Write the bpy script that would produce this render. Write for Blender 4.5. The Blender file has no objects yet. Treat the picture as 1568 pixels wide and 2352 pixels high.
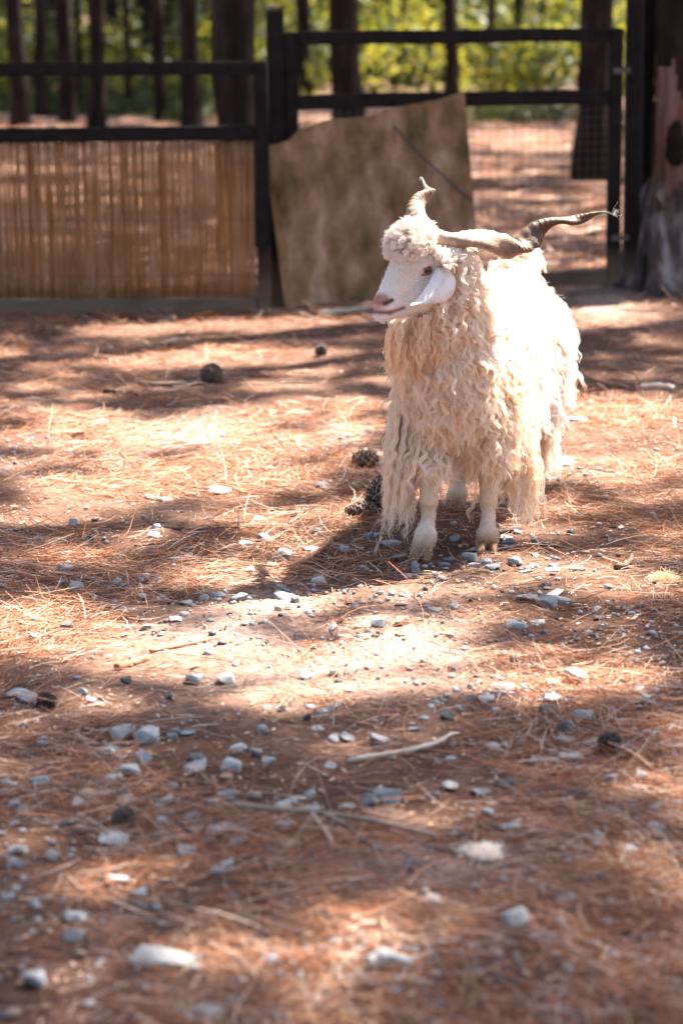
import bpy, bmesh, math, random
import numpy as np
from mathutils import Vector, Matrix

random.seed(7)
rng = np.random.default_rng(11)
scene = bpy.context.scene
col = scene.collection
R = math.radians

# ------------------------------------------------------------------ camera
CAM_H, PITCH, ROLL = 1.5, R(11.9), R(0.6)
W, H, FPX = 1568.0, 2352.0, 2352.0 * 85.0 / 36.0
cam_d = bpy.data.cameras.new('camera')
cam = bpy.data.objects.new('camera', cam_d)
col.objects.link(cam)
scene.camera = cam
cF = np.array([0, math.cos(PITCH), -math.sin(PITCH)])
cR0 = np.array([1.0, 0, 0])
cU0 = np.array([0, math.sin(PITCH), math.cos(PITCH)])
cR = math.cos(ROLL) * cR0 - math.sin(ROLL) * cU0
cU = math.sin(ROLL) * cR0 + math.cos(ROLL) * cU0
CAM = np.array([0, 0, CAM_H])
m = Matrix.Identity(4)
for i in range(3):
    m[i][0], m[i][1], m[i][2], m[i][3] = cR[i], cU[i], -cF[i], CAM[i]
cam.matrix_world = m
cam_d.sensor_fit = 'VERTICAL'
cam_d.sensor_height = 36.0
cam_d.sensor_width = 24.0
cam_d.lens = 85.0
cam_d.clip_start = 0.1
cam_d.clip_end = 600.0
cam_d.dof.use_dof = True
cam_d.dof.focus_distance = 6.5
cam_d.dof.aperture_fstop = 2.9

# ------------------------------------------------------------------ sky, sun, exposure
SUN_EL, SUN_AZ = R(61), R(56)
SUN = np.array([math.sin(SUN_AZ) * math.cos(SUN_EL), math.cos(SUN_AZ) * math.cos(SUN_EL), math.sin(SUN_EL)])
world = bpy.data.worlds.new('World')
scene.world = world
world.use_nodes = True
wn = world.node_tree.nodes
bg = wn['Background']
sky = wn.new('ShaderNodeTexSky')
sky.sky_type = 'NISHITA'
sky.sun_disc = False
sky.sun_elevation = SUN_EL
sky.sun_rotation = SUN_AZ
sky.dust_density = 3.0
world.node_tree.links.new(sky.outputs[0], bg.inputs[0])
bg.inputs[1].default_value = 0.05
sun_d = bpy.data.lights.new('sun', 'SUN')
sun_d.energy = 5.0
sun_d.angle = R(0.53)
sun_d.color = (1.0, 0.93, 0.85)
sun = bpy.data.objects.new('sun', sun_d)
sun.rotation_euler = Vector(SUN).to_track_quat('Z', 'Y').to_euler()
sun.location = (6, 12, 20)
col.objects.link(sun)
scene.view_settings.view_transform = 'Standard'
scene.view_settings.look = 'None'
scene.view_settings.exposure = 2.78
scene.view_settings.gamma = 1.0
scene.render.engine = 'CYCLES'
scene.cycles.use_denoising = True
scene.cycles.max_bounces = 10
scene.cycles.diffuse_bounces = 6
scene.cycles.glossy_bounces = 4
scene.cycles.transmission_bounces = 8
scene.cycles.transparent_max_bounces = 10
scene.cycles.sample_clamp_indirect = 6.0

# ------------------------------------------------------------------ pixel geometry of the photograph (1568 x 2352)
def ray(u, v):
    a, b = (u - W / 2) / FPX, (v - H / 2) / FPX
    d = cF + a * cR - b * cU
    return d / np.linalg.norm(d)

def P(u, v, y):
    """world point seen at (u, v), y metres away from the camera"""
    d = ray(u, v)
    return CAM + d * (y / d[1])

# ------------------------------------------------------------------ noise
def _h(ix, iy, s):
    n = (ix.astype(np.int64) * 374761393 + iy.astype(np.int64) * 668265263 + s * 974711) & 0x7fffffff
    n = ((n ^ (n >> 13)) * 1274126177) & 0x7fffffff
    return ((n ^ (n >> 16)) & 0xffff) / 65535.0

def vnoise(x, y, s=0):
    x = np.asarray(x, float); y = np.asarray(y, float)
    ix, iy = np.floor(x), np.floor(y)
    fx, fy = x - ix, y - iy
    fx, fy = fx * fx * (3 - 2 * fx), fy * fy * (3 - 2 * fy)
    a, b = _h(ix, iy, s), _h(ix + 1, iy, s)
    c, d = _h(ix, iy + 1, s), _h(ix + 1, iy + 1, s)
    return (a * (1 - fx) + b * fx) * (1 - fy) + (c * (1 - fx) + d * fx) * fy

def fbm(x, y, s=0, o=4):
    t, a, n = 0, 0.5, 0
    for i in range(o):
        t = t + a * vnoise(x, y, s + i * 17); n += a
        x, y, a = np.asarray(x) * 2.03 + 3.1, np.asarray(y) * 2.03 + 7.7, a * 0.5
    return t / n

def gz(x, y):
    """height of the ground"""
    x = np.asarray(x, float); y = np.asarray(y, float)
    z = 0.05 * (fbm(x * 0.45, y * 0.45, 3, 3) - 0.5)
    z = z + 0.022 * (fbm(x * 3.1, y * 3.1, 5, 3) - 0.5)
    z = z + 0.010 * (vnoise(x * 17, y * 17, 9) - 0.5)
    z = z + 0.10 * np.exp(-((x - 1.95) ** 2 + (y - 12.9) ** 2) / 0.9)        # swell of earth at the foot of the big tree
    z = z + 0.9 * np.clip((y - 34) / 40, 0, 1) ** 2
    return z

def G(u, v):
    """point of the ground seen at (u, v)"""
    d = ray(u, v)
    t = -CAM[2] / d[2]
    for _ in range(6):
        p = CAM + d * t
        t = (float(gz(p[0], p[1])) - CAM[2]) / d[2]
    return CAM + d * t

# ------------------------------------------------------------------ materials
MATS = {}
def new_mat(name):
    mt = bpy.data.materials.new(name); mt.use_nodes = True
    nt = mt.node_tree
    for n in list(nt.nodes): nt.nodes.remove(n)
    out = nt.nodes.new('ShaderNodeOutputMaterial')
    MATS[name] = mt
    return mt, nt, out

def N(nt, typ, **kw):
    n = nt.nodes.new(typ)
    for k, v in kw.items():
        if k.startswith('in_'):
            key = k[3:]
            key = int(key) if key.isdigit() else key.replace('_', ' ')
            n.inputs[key].default_value = v
        else: setattr(n, k, v)
    return n

def ramp(nt, stops, fac=None):
    r = nt.nodes.new('ShaderNodeValToRGB')
    e = r.color_ramp.elements
    while len(e) < len(stops): e.new(0.5)
    for k, (p, c) in enumerate(stops):
        e[k].position = p; e[k].color = (c[0], c[1], c[2], 1)
    if fac is not None: nt.links.new(fac, r.inputs[0])
    return r

def simple_mat(name, stops, scale=8.0, stretch=(1, 1, 1), rough=0.8, bump=0.3, bump_scale=None, bdist=0.01, coords='Object', per_object=0.0, translucent=None, spec=0.3):
    """noise coloured surface with fine relief"""
    mt, nt, out = new_mat(name)
    L = nt.links.new
    tc = N(nt, 'ShaderNodeTexCoord')
    mp = N(nt, 'ShaderNodeMapping'); mp.inputs['Scale'].default_value = stretch
    L(tc.outputs[coords], mp.inputs[0])
    vec = mp.outputs[0]
    oi = N(nt, 'ShaderNodeObjectInfo')
    add = N(nt, 'ShaderNodeVectorMath', operation='ADD')
    sc = N(nt, 'ShaderNodeVectorMath', operation='SCALE'); sc.inputs[3].default_value = 37.0
    cmb = N(nt, 'ShaderNodeCombineXYZ'); L(oi.outputs['Random'], cmb.inputs[0]); L(oi.outputs['Random'], cmb.inputs[1])
    L(cmb.outputs[0], sc.inputs[0]); L(vec, add.inputs[0]); L(sc.outputs[0], add.inputs[1])
    no = N(nt, 'ShaderNodeTexNoise', in_Scale=scale, in_Detail=6.0, in_Roughness=0.62)
    L(add.outputs[0], no.inputs['Vector'])
    fac = no.outputs[0]
    if per_object:
        mx = N(nt, 'ShaderNodeMath', operation='MULTIPLY_ADD'); mx.inputs[1].default_value = per_object
        sb = N(nt, 'ShaderNodeMath', operation='SUBTRACT'); sb.inputs[1].default_value = per_object * 0.5
        L(oi.outputs['Random'], mx.inputs[0]); L(fac, mx.inputs[2]); L(mx.outputs[0], sb.inputs[0]); fac = sb.outputs[0]
    rp = ramp(nt, stops, fac)
    b = N(nt, 'ShaderNodeBsdfPrincipled'); b.inputs['Roughness'].default_value = rough
    b.inputs['Specular IOR Level'].default_value = spec
    L(rp.outputs[0], b.inputs['Base Color'])
    if bump:
        n2 = N(nt, 'ShaderNodeTexNoise', in_Scale=bump_scale or scale * 4, in_Detail=5.0, in_Roughness=0.65)
        L(add.outputs[0], n2.inputs['Vector'])
        bp = N(nt, 'ShaderNodeBump', in_Strength=bump, in_Distance=bdist)
        L(n2.outputs[0], bp.inputs['Height']); L(bp.outputs[0], b.inputs['Normal'])
    sh = b.outputs[0]
    if translucent:
        tr = N(nt, 'ShaderNodeBsdfTranslucent'); mixc = N(nt, 'ShaderNodeMixShader'); mixc.inputs[0].default_value = translucent
        L(rp.outputs[0], tr.inputs[0]); L(b.outputs[0], mixc.inputs[1]); L(tr.outputs[0], mixc.inputs[2]); sh = mixc.outputs[0]
    L(sh, out.inputs[0])
    return mt

def attr_mat(name, attr='tint', rough=0.7, translucent=0.0, noise=0.0, nscale=60, spec=0.3, bump=0.0):
    """colour carried by the mesh itself"""
    mt, nt, out = new_mat(name)
    L = nt.links.new
    at = N(nt, 'ShaderNodeAttribute', attribute_name=attr)
    c = at.outputs['Color']
    tc = N(nt, 'ShaderNodeTexCoord')
    if noise:
        no = N(nt, 'ShaderNodeTexNoise', in_Scale=nscale, in_Detail=5.0); L(tc.outputs['Object'], no.inputs['Vector'])
        rp = ramp(nt, [(0.25, (1 - noise,) * 3), (0.75, (1, 1, 1))], no.outputs[0])
        mx = N(nt, 'ShaderNodeMix', data_type='RGBA', blend_type='MULTIPLY'); mx.inputs[0].default_value = 1.0
        L(c, mx.inputs[6]); L(rp.outputs[0], mx.inputs[7]); c = mx.outputs[2]
    b = N(nt, 'ShaderNodeBsdfPrincipled'); b.inputs['Roughness'].default_value = rough; b.inputs['Specular IOR Level'].default_value = spec
    L(c, b.inputs['Base Color'])
    if bump:
        n2 = N(nt, 'ShaderNodeTexNoise', in_Scale=nscale * 3, in_Detail=4.0); L(tc.outputs['Object'], n2.inputs['Vector'])
        bp = N(nt, 'ShaderNodeBump', in_Strength=bump, in_Distance=0.004); L(n2.outputs[0], bp.inputs['Height']); L(bp.outputs[0], b.inputs['Normal'])
    sh = b.outputs[0]
    if translucent:
        tr = N(nt, 'ShaderNodeBsdfTranslucent'); mi = N(nt, 'ShaderNodeMixShader'); mi.inputs[0].default_value = translucent
        L(c, tr.inputs[0]); L(sh, mi.inputs[1]); L(tr.outputs[0], mi.inputs[2]); sh = mi.outputs[0]
    L(sh, out.inputs[0])
    return mt

def hair_mat(name, c1, c2, rough=0.5):
    """wool: pale fibre that scatters and lets light through"""
    mt, nt, out = new_mat(name)
    L = nt.links.new
    hi = N(nt, 'ShaderNodeHairInfo')
    at = N(nt, 'ShaderNodeAttribute', attribute_name='tint')
    rp = ramp(nt, [(0.0, c1), (1.0, c2)], at.outputs['Fac'])
    df = N(nt, 'ShaderNodeBsdfDiffuse')
    L(rp.outputs[0], df.inputs[0])
    tr = N(nt, 'ShaderNodeBsdfTranslucent'); L(rp.outputs[0], tr.inputs[0])
    mi = N(nt, 'ShaderNodeMixShader'); mi.inputs[0].default_value = 0.34
    L(df.outputs[0], mi.inputs[1]); L(tr.outputs[0], mi.inputs[2])
    gl = N(nt, 'ShaderNodeBsdfGlossy'); gl.inputs['Roughness'].default_value = rough
    gl.inputs[0].default_value = (0.95, 0.9, 0.82, 1)
    m2 = N(nt, 'ShaderNodeMixShader'); m2.inputs[0].default_value = 0.05
    L(mi.outputs[0], m2.inputs[1]); L(gl.outputs[0], m2.inputs[2])
    L(m2.outputs[0], out.inputs[0])
    return mt

# ------------------------------------------------------------------ object helpers
def tag(o, label=None, cat=None, group=None, kind=None):
    if label: o['label'] = label
    if cat: o['category'] = cat
    if group: o['group'] = group
    if kind: o['kind'] = kind
    return o

def empty(name, loc):
    o = bpy.data.objects.new(name, None)
    o.empty_display_size = 0.1
    o.location = Vector(loc)
    col.objects.link(o)
    return o

def link(o, parent=None):
    col.objects.link(o)
    if parent is not None:
        o.parent = parent
        o.matrix_parent_inverse = Matrix.Translation(-world_loc(parent))
    return o

def world_loc(o):
    return Vector(o.location)          # parts are built in world coordinates, roots are only moved

def mesh_np(name, V, F, mat=None, smooth=False):
    """mesh from numpy: F is (n, k) with k the same for all faces"""
    V = np.asarray(V, np.float32); F = np.asarray(F, np.int32)
    me = bpy.data.meshes.new(name)
    nf, k = F.shape
    me.vertices.add(len(V)); me.vertices.foreach_set('co', V.ravel())
    me.loops.add(nf * k); me.loops.foreach_set('vertex_index', F.ravel())
    me.polygons.add(nf)
    me.polygons.foreach_set('loop_start', np.arange(0, nf * k, k, dtype=np.int32))
    if smooth: me.polygons.foreach_set('use_smooth', np.ones(nf, bool))
    me.update(calc_edges=True)
    if mat: me.materials.append(mat)
    return me

def set_tint(me, C, name='tint'):
    a = me.color_attributes.new(name, 'FLOAT_COLOR', 'POINT')
    C = np.asarray(C, np.float32)
    if C.shape[1] == 3: C = np.concatenate([C, np.ones((len(C), 1), np.float32)], 1)
    a.data.foreach_set('color', C.ravel())

def obj(name, me, parent=None):
    return link(bpy.data.objects.new(name, me), parent)

def sweep(pts, rad, sides=8, mat=None, name='tube', smooth=True, section=None, twist=None, cap=True, jitter=0.0):
    """tube along a polyline; section(theta) gives a relative radius, twist an angle per ring"""
    pts = np.asarray(pts, float); n = len(pts)
    rad = np.full(n, rad) if np.isscalar(rad) else np.asarray(rad, float)
    T = np.gradient(pts, axis=0); T /= np.linalg.norm(T, axis=1)[:, None] + 1e-12
    ref = np.array([0, 0, 1.0]) if abs(T[0][2]) < 0.9 else np.array([1.0, 0, 0])
    a = np.cross(T[0], ref); a /= np.linalg.norm(a)
    V = []
    th = np.linspace(0, 2 * np.pi, sides, endpoint=False)
    sec = np.ones(sides) if section is None else np.array([section(t) for t in th])
    for i in range(n):
        a = a - T[i] * a.dot(T[i]); a /= np.linalg.norm(a)
        b = np.cross(T[i], a)
        tw = 0 if twist is None else twist[i]
        r = rad[i] * sec * (1 + jitter * (rng.random(sides) - 0.5))
        V.append(pts[i] + (np.cos(th + tw) * r)[:, None] * a + (np.sin(th + tw) * r)[:, None] * b)
    V = np.concatenate(V)
    F = []
    for i in range(n - 1):
        for j in range(sides):
            k = (j + 1) % sides
            F.append((i * sides + j, i * sides + k, (i + 1) * sides + k, (i + 1) * sides + j))
    faces = F[:]
    if cap:
        faces.append(tuple(range(sides))[::-1]); faces.append(tuple((n - 1) * sides + j for j in range(sides)))
    me = bpy.data.meshes.new(name)
    me.from_pydata(V.tolist(), [], faces)
    for p in me.polygons: p.use_smooth = smooth and len(p.vertices) == 4
    if mat: me.materials.append(mat)
    return me

def catmull(pts, per=6):
    pts = np.asarray(pts, float)
    p = np.vstack([2 * pts[0] - pts[1], pts, 2 * pts[-1] - pts[-2]])
    out = []
    for i in range(1, len(p) - 2):
        for t in np.linspace(0, 1, per, endpoint=False):
            a, b, c, d = p[i - 1], p[i], p[i + 1], p[i + 2]
            out.append(0.5 * (2 * b + (c - a) * t + (2 * a - 5 * b + 4 * c - d) * t * t + (3 * b - a - 3 * c + d) * t ** 3))
    out.append(p[-2])
    return np.array(out)

def beam(name, a, b, w, h, mat, parent=None, up=(0, 0, 1), bevel=0.006, wob=0.0):
    """squared timber from a to b: w across, h along `up`"""
    a, b = np.asarray(a, float), np.asarray(b, float)
    L = np.linalg.norm(b - a); t = (b - a) / L
    up = np.asarray(up, float); s = np.cross(t, up); s /= np.linalg.norm(s); up = np.cross(s, t)
    bm = bmesh.new()
    nseg = max(1, int(L / 0.35))
    rings = []
    for i in range(nseg + 1):
        c = a + t * (L * i / nseg)
        o1, o2 = (rng.random(2) - 0.5) * wob
        q = []
        for (x, y) in ((-1, -1), (1, -1), (1, 1), (-1, 1)):
            q.append(bm.verts.new(c + s * (x * w / 2 + o1) + up * (y * h / 2 + o2)))
        rings.append(q)
    for i in range(nseg):
        for j in range(4):
            k = (j + 1) % 4
            bm.faces.new((rings[i][j], rings[i][k], rings[i + 1][k], rings[i + 1][j]))
    bm.faces.new(rings[0][::-1]); bm.faces.new(rings[-1])
    bmesh.ops.recalc_face_normals(bm, faces=bm.faces)
    if bevel:
        es = [e for e in bm.edges if len(e.link_faces) == 2 and e.calc_face_angle(0) > 0.8]
        bmesh.ops.bevel(bm, geom=es, offset=bevel, segments=2, affect='EDGES')
    me = bpy.data.meshes.new(name); bm.to_mesh(me); bm.free()
    me.materials.append(mat)
    return obj(name, me, parent)

# ------------------------------------------------------------------ material library
def wood_dark():
    mt, nt, out = new_mat('stained_timber'); L = nt.links.new
    tc = N(nt, 'ShaderNodeTexCoord'); ge = N(nt, 'ShaderNodeNewGeometry')
    no = N(nt, 'ShaderNodeTexNoise', in_Scale=14.0, in_Detail=7.0, in_Roughness=0.7); L(tc.outputs['Object'], no.inputs['Vector'])
    rp = ramp(nt, [(0.3, (0.006, 0.005, 0.005)), (0.7, (0.020, 0.0145, 0.013))], no.outputs[0])
    # dried mud splashed on the lowest part of the timber
    sx = N(nt, 'ShaderNodeSeparateXYZ'); L(ge.outputs['Position'], sx.inputs[0])
    n2 = N(nt, 'ShaderNodeTexNoise', in_Scale=5.0, in_Detail=5.0); L(ge.outputs['Position'], n2.inputs['Vector'])
    ma = N(nt, 'ShaderNodeMath', operation='MULTIPLY_ADD'); ma.inputs[1].default_value = 0.35; L(n2.outputs[0], ma.inputs[0])
    mb = N(nt, 'ShaderNodeMath', operation='MULTIPLY'); mb.inputs[1].default_value = -1.0; L(sx.outputs[2], mb.inputs[0]); L(mb.outputs[0], ma.inputs[2])
    mr = N(nt, 'ShaderNodeMapRange', in_1=-0.10, in_2=0.14); L(ma.outputs[0], mr.inputs[0])
    mx = N(nt, 'ShaderNodeMix', data_type='RGBA'); L(mr.outputs[0], mx.inputs[0]); L(rp.outputs[0], mx.inputs[6]); mx.inputs[7].default_value = (0.17, 0.115, 0.08, 1)
    b = N(nt, 'ShaderNodeBsdfPrincipled', in_Roughness=0.75, in_Specular_IOR_Level=0.12); L(mx.outputs[2], b.inputs['Base Color'])
    bp = N(nt, 'ShaderNodeBump', in_Strength=0.4, in_Distance=0.004); L(no.outputs[0], bp.inputs['Height']); L(bp.outputs[0], b.inputs['Normal'])
    L(b.outputs[0], out.inputs[0]); return mt
wood_dark()

def ground_mat():
    mt, nt, out = new_mat('forest_soil'); L = nt.links.new
    tc = N(nt, 'ShaderNodeTexCoord')
    a = N(nt, 'ShaderNodeTexNoise', in_Scale=1.3, in_Detail=7.0, in_Roughness=0.65); L(tc.outputs['Object'], a.inputs['Vector'])
    soil = ramp(nt, [(0.34, (0.066, 0.032, 0.021)), (0.5, (0.125, 0.065, 0.043)), (0.66, (0.21, 0.125, 0.088))], a.outputs[0])
    at = N(nt, 'ShaderNodeAttribute', attribute_name='bare')
    n3 = N(nt, 'ShaderNodeTexNoise', in_Scale=9.0, in_Detail=6.0, in_Roughness=0.7); L(tc.outputs['Object'], n3.inputs['Vector'])
    mm = N(nt, 'ShaderNodeMath', operation='MULTIPLY_ADD'); mm.inputs[1].default_value = 0.9; mm.inputs[2].default_value = -0.45; L(n3.outputs[0], mm.inputs[0])
    ad = N(nt, 'ShaderNodeMath', operation='ADD', use_clamp=True); L(mm.outputs[0], ad.inputs[0]); L(at.outputs['Fac'], ad.inputs[1])
    mb = N(nt, 'ShaderNodeMix', data_type='RGBA'); L(ad.outputs[0], mb.inputs[0]); L(soil.outputs[0], mb.inputs[6]); mb.inputs[7].default_value = (0.33, 0.225, 0.180, 1)
    b_ = N(nt, 'ShaderNodeTexNoise', in_Scale=48.0, in_Detail=8.0, in_Roughness=0.78); L(tc.outputs['Object'], b_.inputs['Vector'])
    grit = ramp(nt, [(0.36, (0.35, 0.33, 0.32)), (0.5, (0.85, 0.83, 0.82)), (0.66, (1.4, 1.35, 1.3))], b_.outputs[0])
    mx = N(nt, 'ShaderNodeMix', data_type='RGBA', blend_type='MULTIPLY'); mx.inputs[0].default_value = 1.0
    L(mb.outputs[2], mx.inputs[6]); L(grit.outputs[0], mx.inputs[7])
    bs = N(nt, 'ShaderNodeBsdfPrincipled', in_Roughness=0.95); bs.inputs['Specular IOR Level'].default_value = 0.15
    L(mx.outputs[2], bs.inputs['Base Color'])
    n2 = N(nt, 'ShaderNodeTexNoise', in_Scale=120.0, in_Detail=6.0, in_Roughness=0.7); L(tc.outputs['Object'], n2.inputs['Vector'])
    bp = N(nt, 'ShaderNodeBump', in_Strength=0.8, in_Distance=0.007); L(n2.outputs[0], bp.inputs['Height']); L(bp.outputs[0], bs.inputs['Normal'])
    L(bs.outputs[0], out.inputs[0]); return mt
ground_mat()

simple_mat('bark', [(0.3, (0.009, 0.006, 0.005)), (0.52, (0.026, 0.016, 0.0125)), (0.7, (0.058, 0.036, 0.028))], scale=9, stretch=(1, 1, 0.25), bump=0.9, bump_scale=20, bdist=0.02, rough=0.95, spec=0.1)
simple_mat('bark_grey', [(0.3, (0.022, 0.016, 0.013)), (0.5, (0.085, 0.060, 0.051)), (0.68, (0.34, 0.28, 0.255))], scale=6, stretch=(1.6, 1.6, 0.35), bump=0.9, bump_scale=22, bdist=0.02, rough=0.95, spec=0.1)
simple_mat('bark_stripped', [(0.3, (0.09, 0.034, 0.018)), (0.5, (0.165, 0.082, 0.056)), (0.7, (0.26, 0.165, 0.135))], scale=4, stretch=(3, 3, 0.3), bump=0.6, bump_scale=20, rough=0.85, spec=0.15)
simple_mat('pine_foliage', [(0.3, (0.035, 0.06, 0.012)), (0.7, (0.09, 0.13, 0.03))], scale=3, bump=0, rough=0.6, translucent=0.25)
simple_mat('shrub_leaf', [(0.30, (0.025, 0.034, 0.005)), (0.46, (0.14, 0.145, 0.015)), (0.66, (0.42, 0.37, 0.03))], scale=0.8, bump=0, rough=0.55, translucent=0.55)
simple_mat('low_plant_leaf', [(0.3, (0.022, 0.032, 0.007)), (0.7, (0.080, 0.092, 0.020))], scale=1.2, bump=0, rough=0.55, translucent=0.3)  # own green of low plants, also stands for shaded undergrowth
simple_mat('reed_cane', [(0.22, (0.26, 0.105, 0.030)), (0.42, (0.40, 0.185, 0.060)), (0.58, (0.48, 0.26, 0.12)), (0.78, (0.60, 0.42, 0.28))], scale=5.0, stretch=(6, 6, 0.9), bump=0.2, bump_scale=60, per_object=0.30, rough=0.6, translucent=0.36)
simple_mat('weathered_board', [(0.32, (0.070, 0.048, 0.018)), (0.45, (0.18, 0.108, 0.050)), (0.55, (0.27, 0.160, 0.088)), (0.68, (0.46, 0.31, 0.20))], scale=4.5, stretch=(1.5, 1.0, 0.8), bump=0.4, bump_scale=40, rough=0.9, spec=0.15)
simple_mat('wire', [(0.3, (0.06, 0.05, 0.045)), (0.7, (0.11, 0.09, 0.08))], scale=10, bump=0, rough=0.5)
simple_mat('stone_grey', [(0.3, (0.095, 0.106, 0.114)), (0.5, (0.20, 0.213, 0.22)), (0.7, (0.37, 0.37, 0.36))], scale=14, bump=0.7, bump_scale=70, bdist=0.004, per_object=0.35, rough=0.85)
simple_mat('stone_dark', [(0.3, (0.030, 0.030, 0.033)), (0.7, (0.09, 0.085, 0.085))], scale=14, bump=0.7, bump_scale=60, bdist=0.004, rough=0.8)
simple_mat('stone_pale', [(0.3, (0.20, 0.195, 0.185)), (0.7, (0.42, 0.405, 0.38))], scale=14, bump=0.6, bump_scale=60, bdist=0.004, rough=0.85)
simple_mat('stone_tan', [(0.3, (0.20, 0.12, 0.08)), (0.7, (0.40, 0.27, 0.19))], scale=14, bump=0.6, bump_scale=60, bdist=0.004, rough=0.85)
simple_mat('twig_bark', [(0.3, (0.07, 0.045, 0.032)), (0.7, (0.22, 0.155, 0.115))], scale=10, stretch=(1, 1, 1), bump=0.6, bump_scale=60, bdist=0.003, rough=0.9)
simple_mat('twig_pale', [(0.3, (0.34, 0.26, 0.19)), (0.7, (0.62, 0.52, 0.42))], scale=10, bump=0.5, bump_scale=60, bdist=0.003, rough=0.85)
simple_mat('twig_fork', [(0.3, (0.13, 0.088, 0.06)), (0.7, (0.42, 0.32, 0.235))], scale=6, bump=0.5, bump_scale=60, bdist=0.003, rough=0.85)
simple_mat('twig_red', [(0.3, (0.22, 0.10, 0.055)), (0.7, (0.42, 0.22, 0.13))], scale=12, bump=0.5, bump_scale=60, bdist=0.003, rough=0.85)
simple_mat('cone_scale', [(0.3, (0.045, 0.028, 0.022)), (0.55, (0.13, 0.088, 0.070)), (0.75, (0.27, 0.20, 0.165))], scale=70, bump=0.4, bump_scale=200, bdist=0.002, rough=0.75)
simple_mat('cone_charred', [(0.3, (0.018, 0.015, 0.014)), (0.55, (0.050, 0.038, 0.034)), (0.75, (0.15, 0.115, 0.10))], scale=60, bump=0.4, bump_scale=200, bdist=0.002, rough=0.75)
attr_mat('needle_litter', rough=0.55, translucent=0.22, spec=0.35)
attr_mat('goat_hide', rough=0.8, noise=0.22, nscale=80, bump=0.7, spec=0.2)
attr_mat('horn', rough=0.5, noise=0.45, nscale=70, bump=0.5, spec=0.4)
simple_mat('hoof_horn', [(0.3, (0.14, 0.075, 0.04)), (0.7, (0.36, 0.21, 0.115))], scale=40, bump=0.2, rough=0.5)
simple_mat('eye_amber', [(0.3, (0.10, 0.050, 0.016)), (0.7, (0.19, 0.105, 0.038))], scale=60, bump=0, rough=0.12, spec=0.6)
simple_mat('eye_pupil', [(0.3, (0.008, 0.007, 0.008)), (0.7, (0.012, 0.01, 0.012))], scale=60, bump=0, rough=0.1, spec=0.6)
simple_mat('eyelid', [(0.3, (0.17, 0.070, 0.048)), (0.7, (0.30, 0.14, 0.10))], scale=60, bump=0.2, rough=0.6)
simple_mat('ear_skin', [(0.32, (0.62, 0.50, 0.47)), (0.5, (0.80, 0.76, 0.75)), (0.7, (0.86, 0.84, 0.84))], scale=40, bump=0.3, bump_scale=180, bdist=0.002, rough=0.75, translucent=0.18)
hair_mat('wool_cream', (0.90, 0.70, 0.50), (0.97, 0.90, 0.80))
hair_mat('wool_white', (0.88, 0.74, 0.60), (0.96, 0.91, 0.86))
hair_mat('wool_gold', (0.82, 0.54, 0.30), (0.92, 0.74, 0.54))
hair_mat('fur_tan', (0.66, 0.48, 0.32), (0.84, 0.74, 0.62))
hair_mat('fur_short', (0.86, 0.78, 0.68), (0.94, 0.90, 0.86))

# ================================================================== THE GROUND
def bare_soil(x, y):
    """places swept clear of needles"""
    b = np.zeros(len(x))
    for (u, v, ru, rv) in ((560, 1440, 260, 60), (800, 1560, 300, 60), (900, 1420, 160, 50), (950, 1480, 200, 70), (640, 1395, 170, 40), (1000, 2000, 300, 60), (420, 1000, 160, 40), (780, 990, 120, 30), (1400, 690, 110, 40)):
        g = G(u, v); g0, g1 = G(u, v - rv), G(u, v + rv)
        e = ((x - g[0]) / (ru * g[1] / FPX)) ** 2 + ((y - g[1]) / ((g0[1] - g1[1]) / 2)) ** 2
        b = np.maximum(b, np.exp(-e * 0.9))
    return b
def steps(fine0, fine1, st, far0, far1):
    mid = np.arange(fine0, fine1 + 1e-6, st)
    lo = [fine0]; d = st
    while lo[-1] > far0: d *= 1.35; lo.append(lo[-1] - d)
    hi = [mid[-1]]; d = st
    while hi[-1] < far1: d *= 1.35; hi.append(hi[-1] + d)
    return np.array(lo[1:][::-1] + list(mid) + hi[1:])
gx = steps(-2.8, 2.8, 0.026, -220, 220)
gy = steps(2.6, 13.6, 0.034, -60, 420)
GX, GY = np.meshgrid(gx, gy, indexing='ij')
GV = np.stack([GX, GY, gz(GX, GY)], -1).reshape(-1, 3)
nx_, ny_ = len(gx), len(gy)
ii, jj = np.meshgrid(np.arange(nx_ - 1), np.arange(ny_ - 1), indexing='ij')
q = ii * ny_ + jj
GF = np.stack([q, q + ny_, q + ny_ + 1, q + 1], -1).reshape(-1, 4)
ground = obj('ground', mesh_np('ground', GV, GF, MATS['forest_soil'], True))
ba_ = ground.data.attributes.new('bare', 'FLOAT', 'POINT')
ba_.data.foreach_set('value', np.clip(0.95 * bare_soil(GV[:, 0], GV[:, 1]) + 0.10 * np.clip((GV[:, 1] - 16) / 8, 0, 1), 0, 1).astype(np.float32))
tag(ground, 'bare reddish brown forest floor of soil under pine needles', 'ground', kind='structure')

# ================================================================== FENCE, GATE AND BOARD
tim = MATS['stained_timber']
gl0, gl1 = G(0, 722), G(636, 712)                     # foot of the reed fence
gg0, gg1 = G(660, 706), G(1445, 660)                  # foot of the gate
def on_plane(u, v, a, b, off=0.0):
    """point seen at (u, v) on the upright plane through the ground points a and b"""
    t = (b - a)[:2]; n = np.array([-t[1], t[0], 0.0]); n /= np.linalg.norm(n)
    if n[1] > 0: n = -n                                # towards the camera
    o = a + n * off
    d = ray(u, v)
    return CAM + d * (np.dot(o - CAM, n) / np.dot(d, n))
fdir = (gl1 - gl0); fdir[2] = 0; flen = np.linalg.norm(fdir); fdir /= flen
fn = np.array([fdir[1], -fdir[0], 0.0])
def fz(u, v): return on_plane(u, v, gl0, gl1)[2]
fence = empty('wooden_fence', gl0)
tag(fence, 'dark timber rail fence with a reed screen along its lower half', 'fence')
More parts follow.
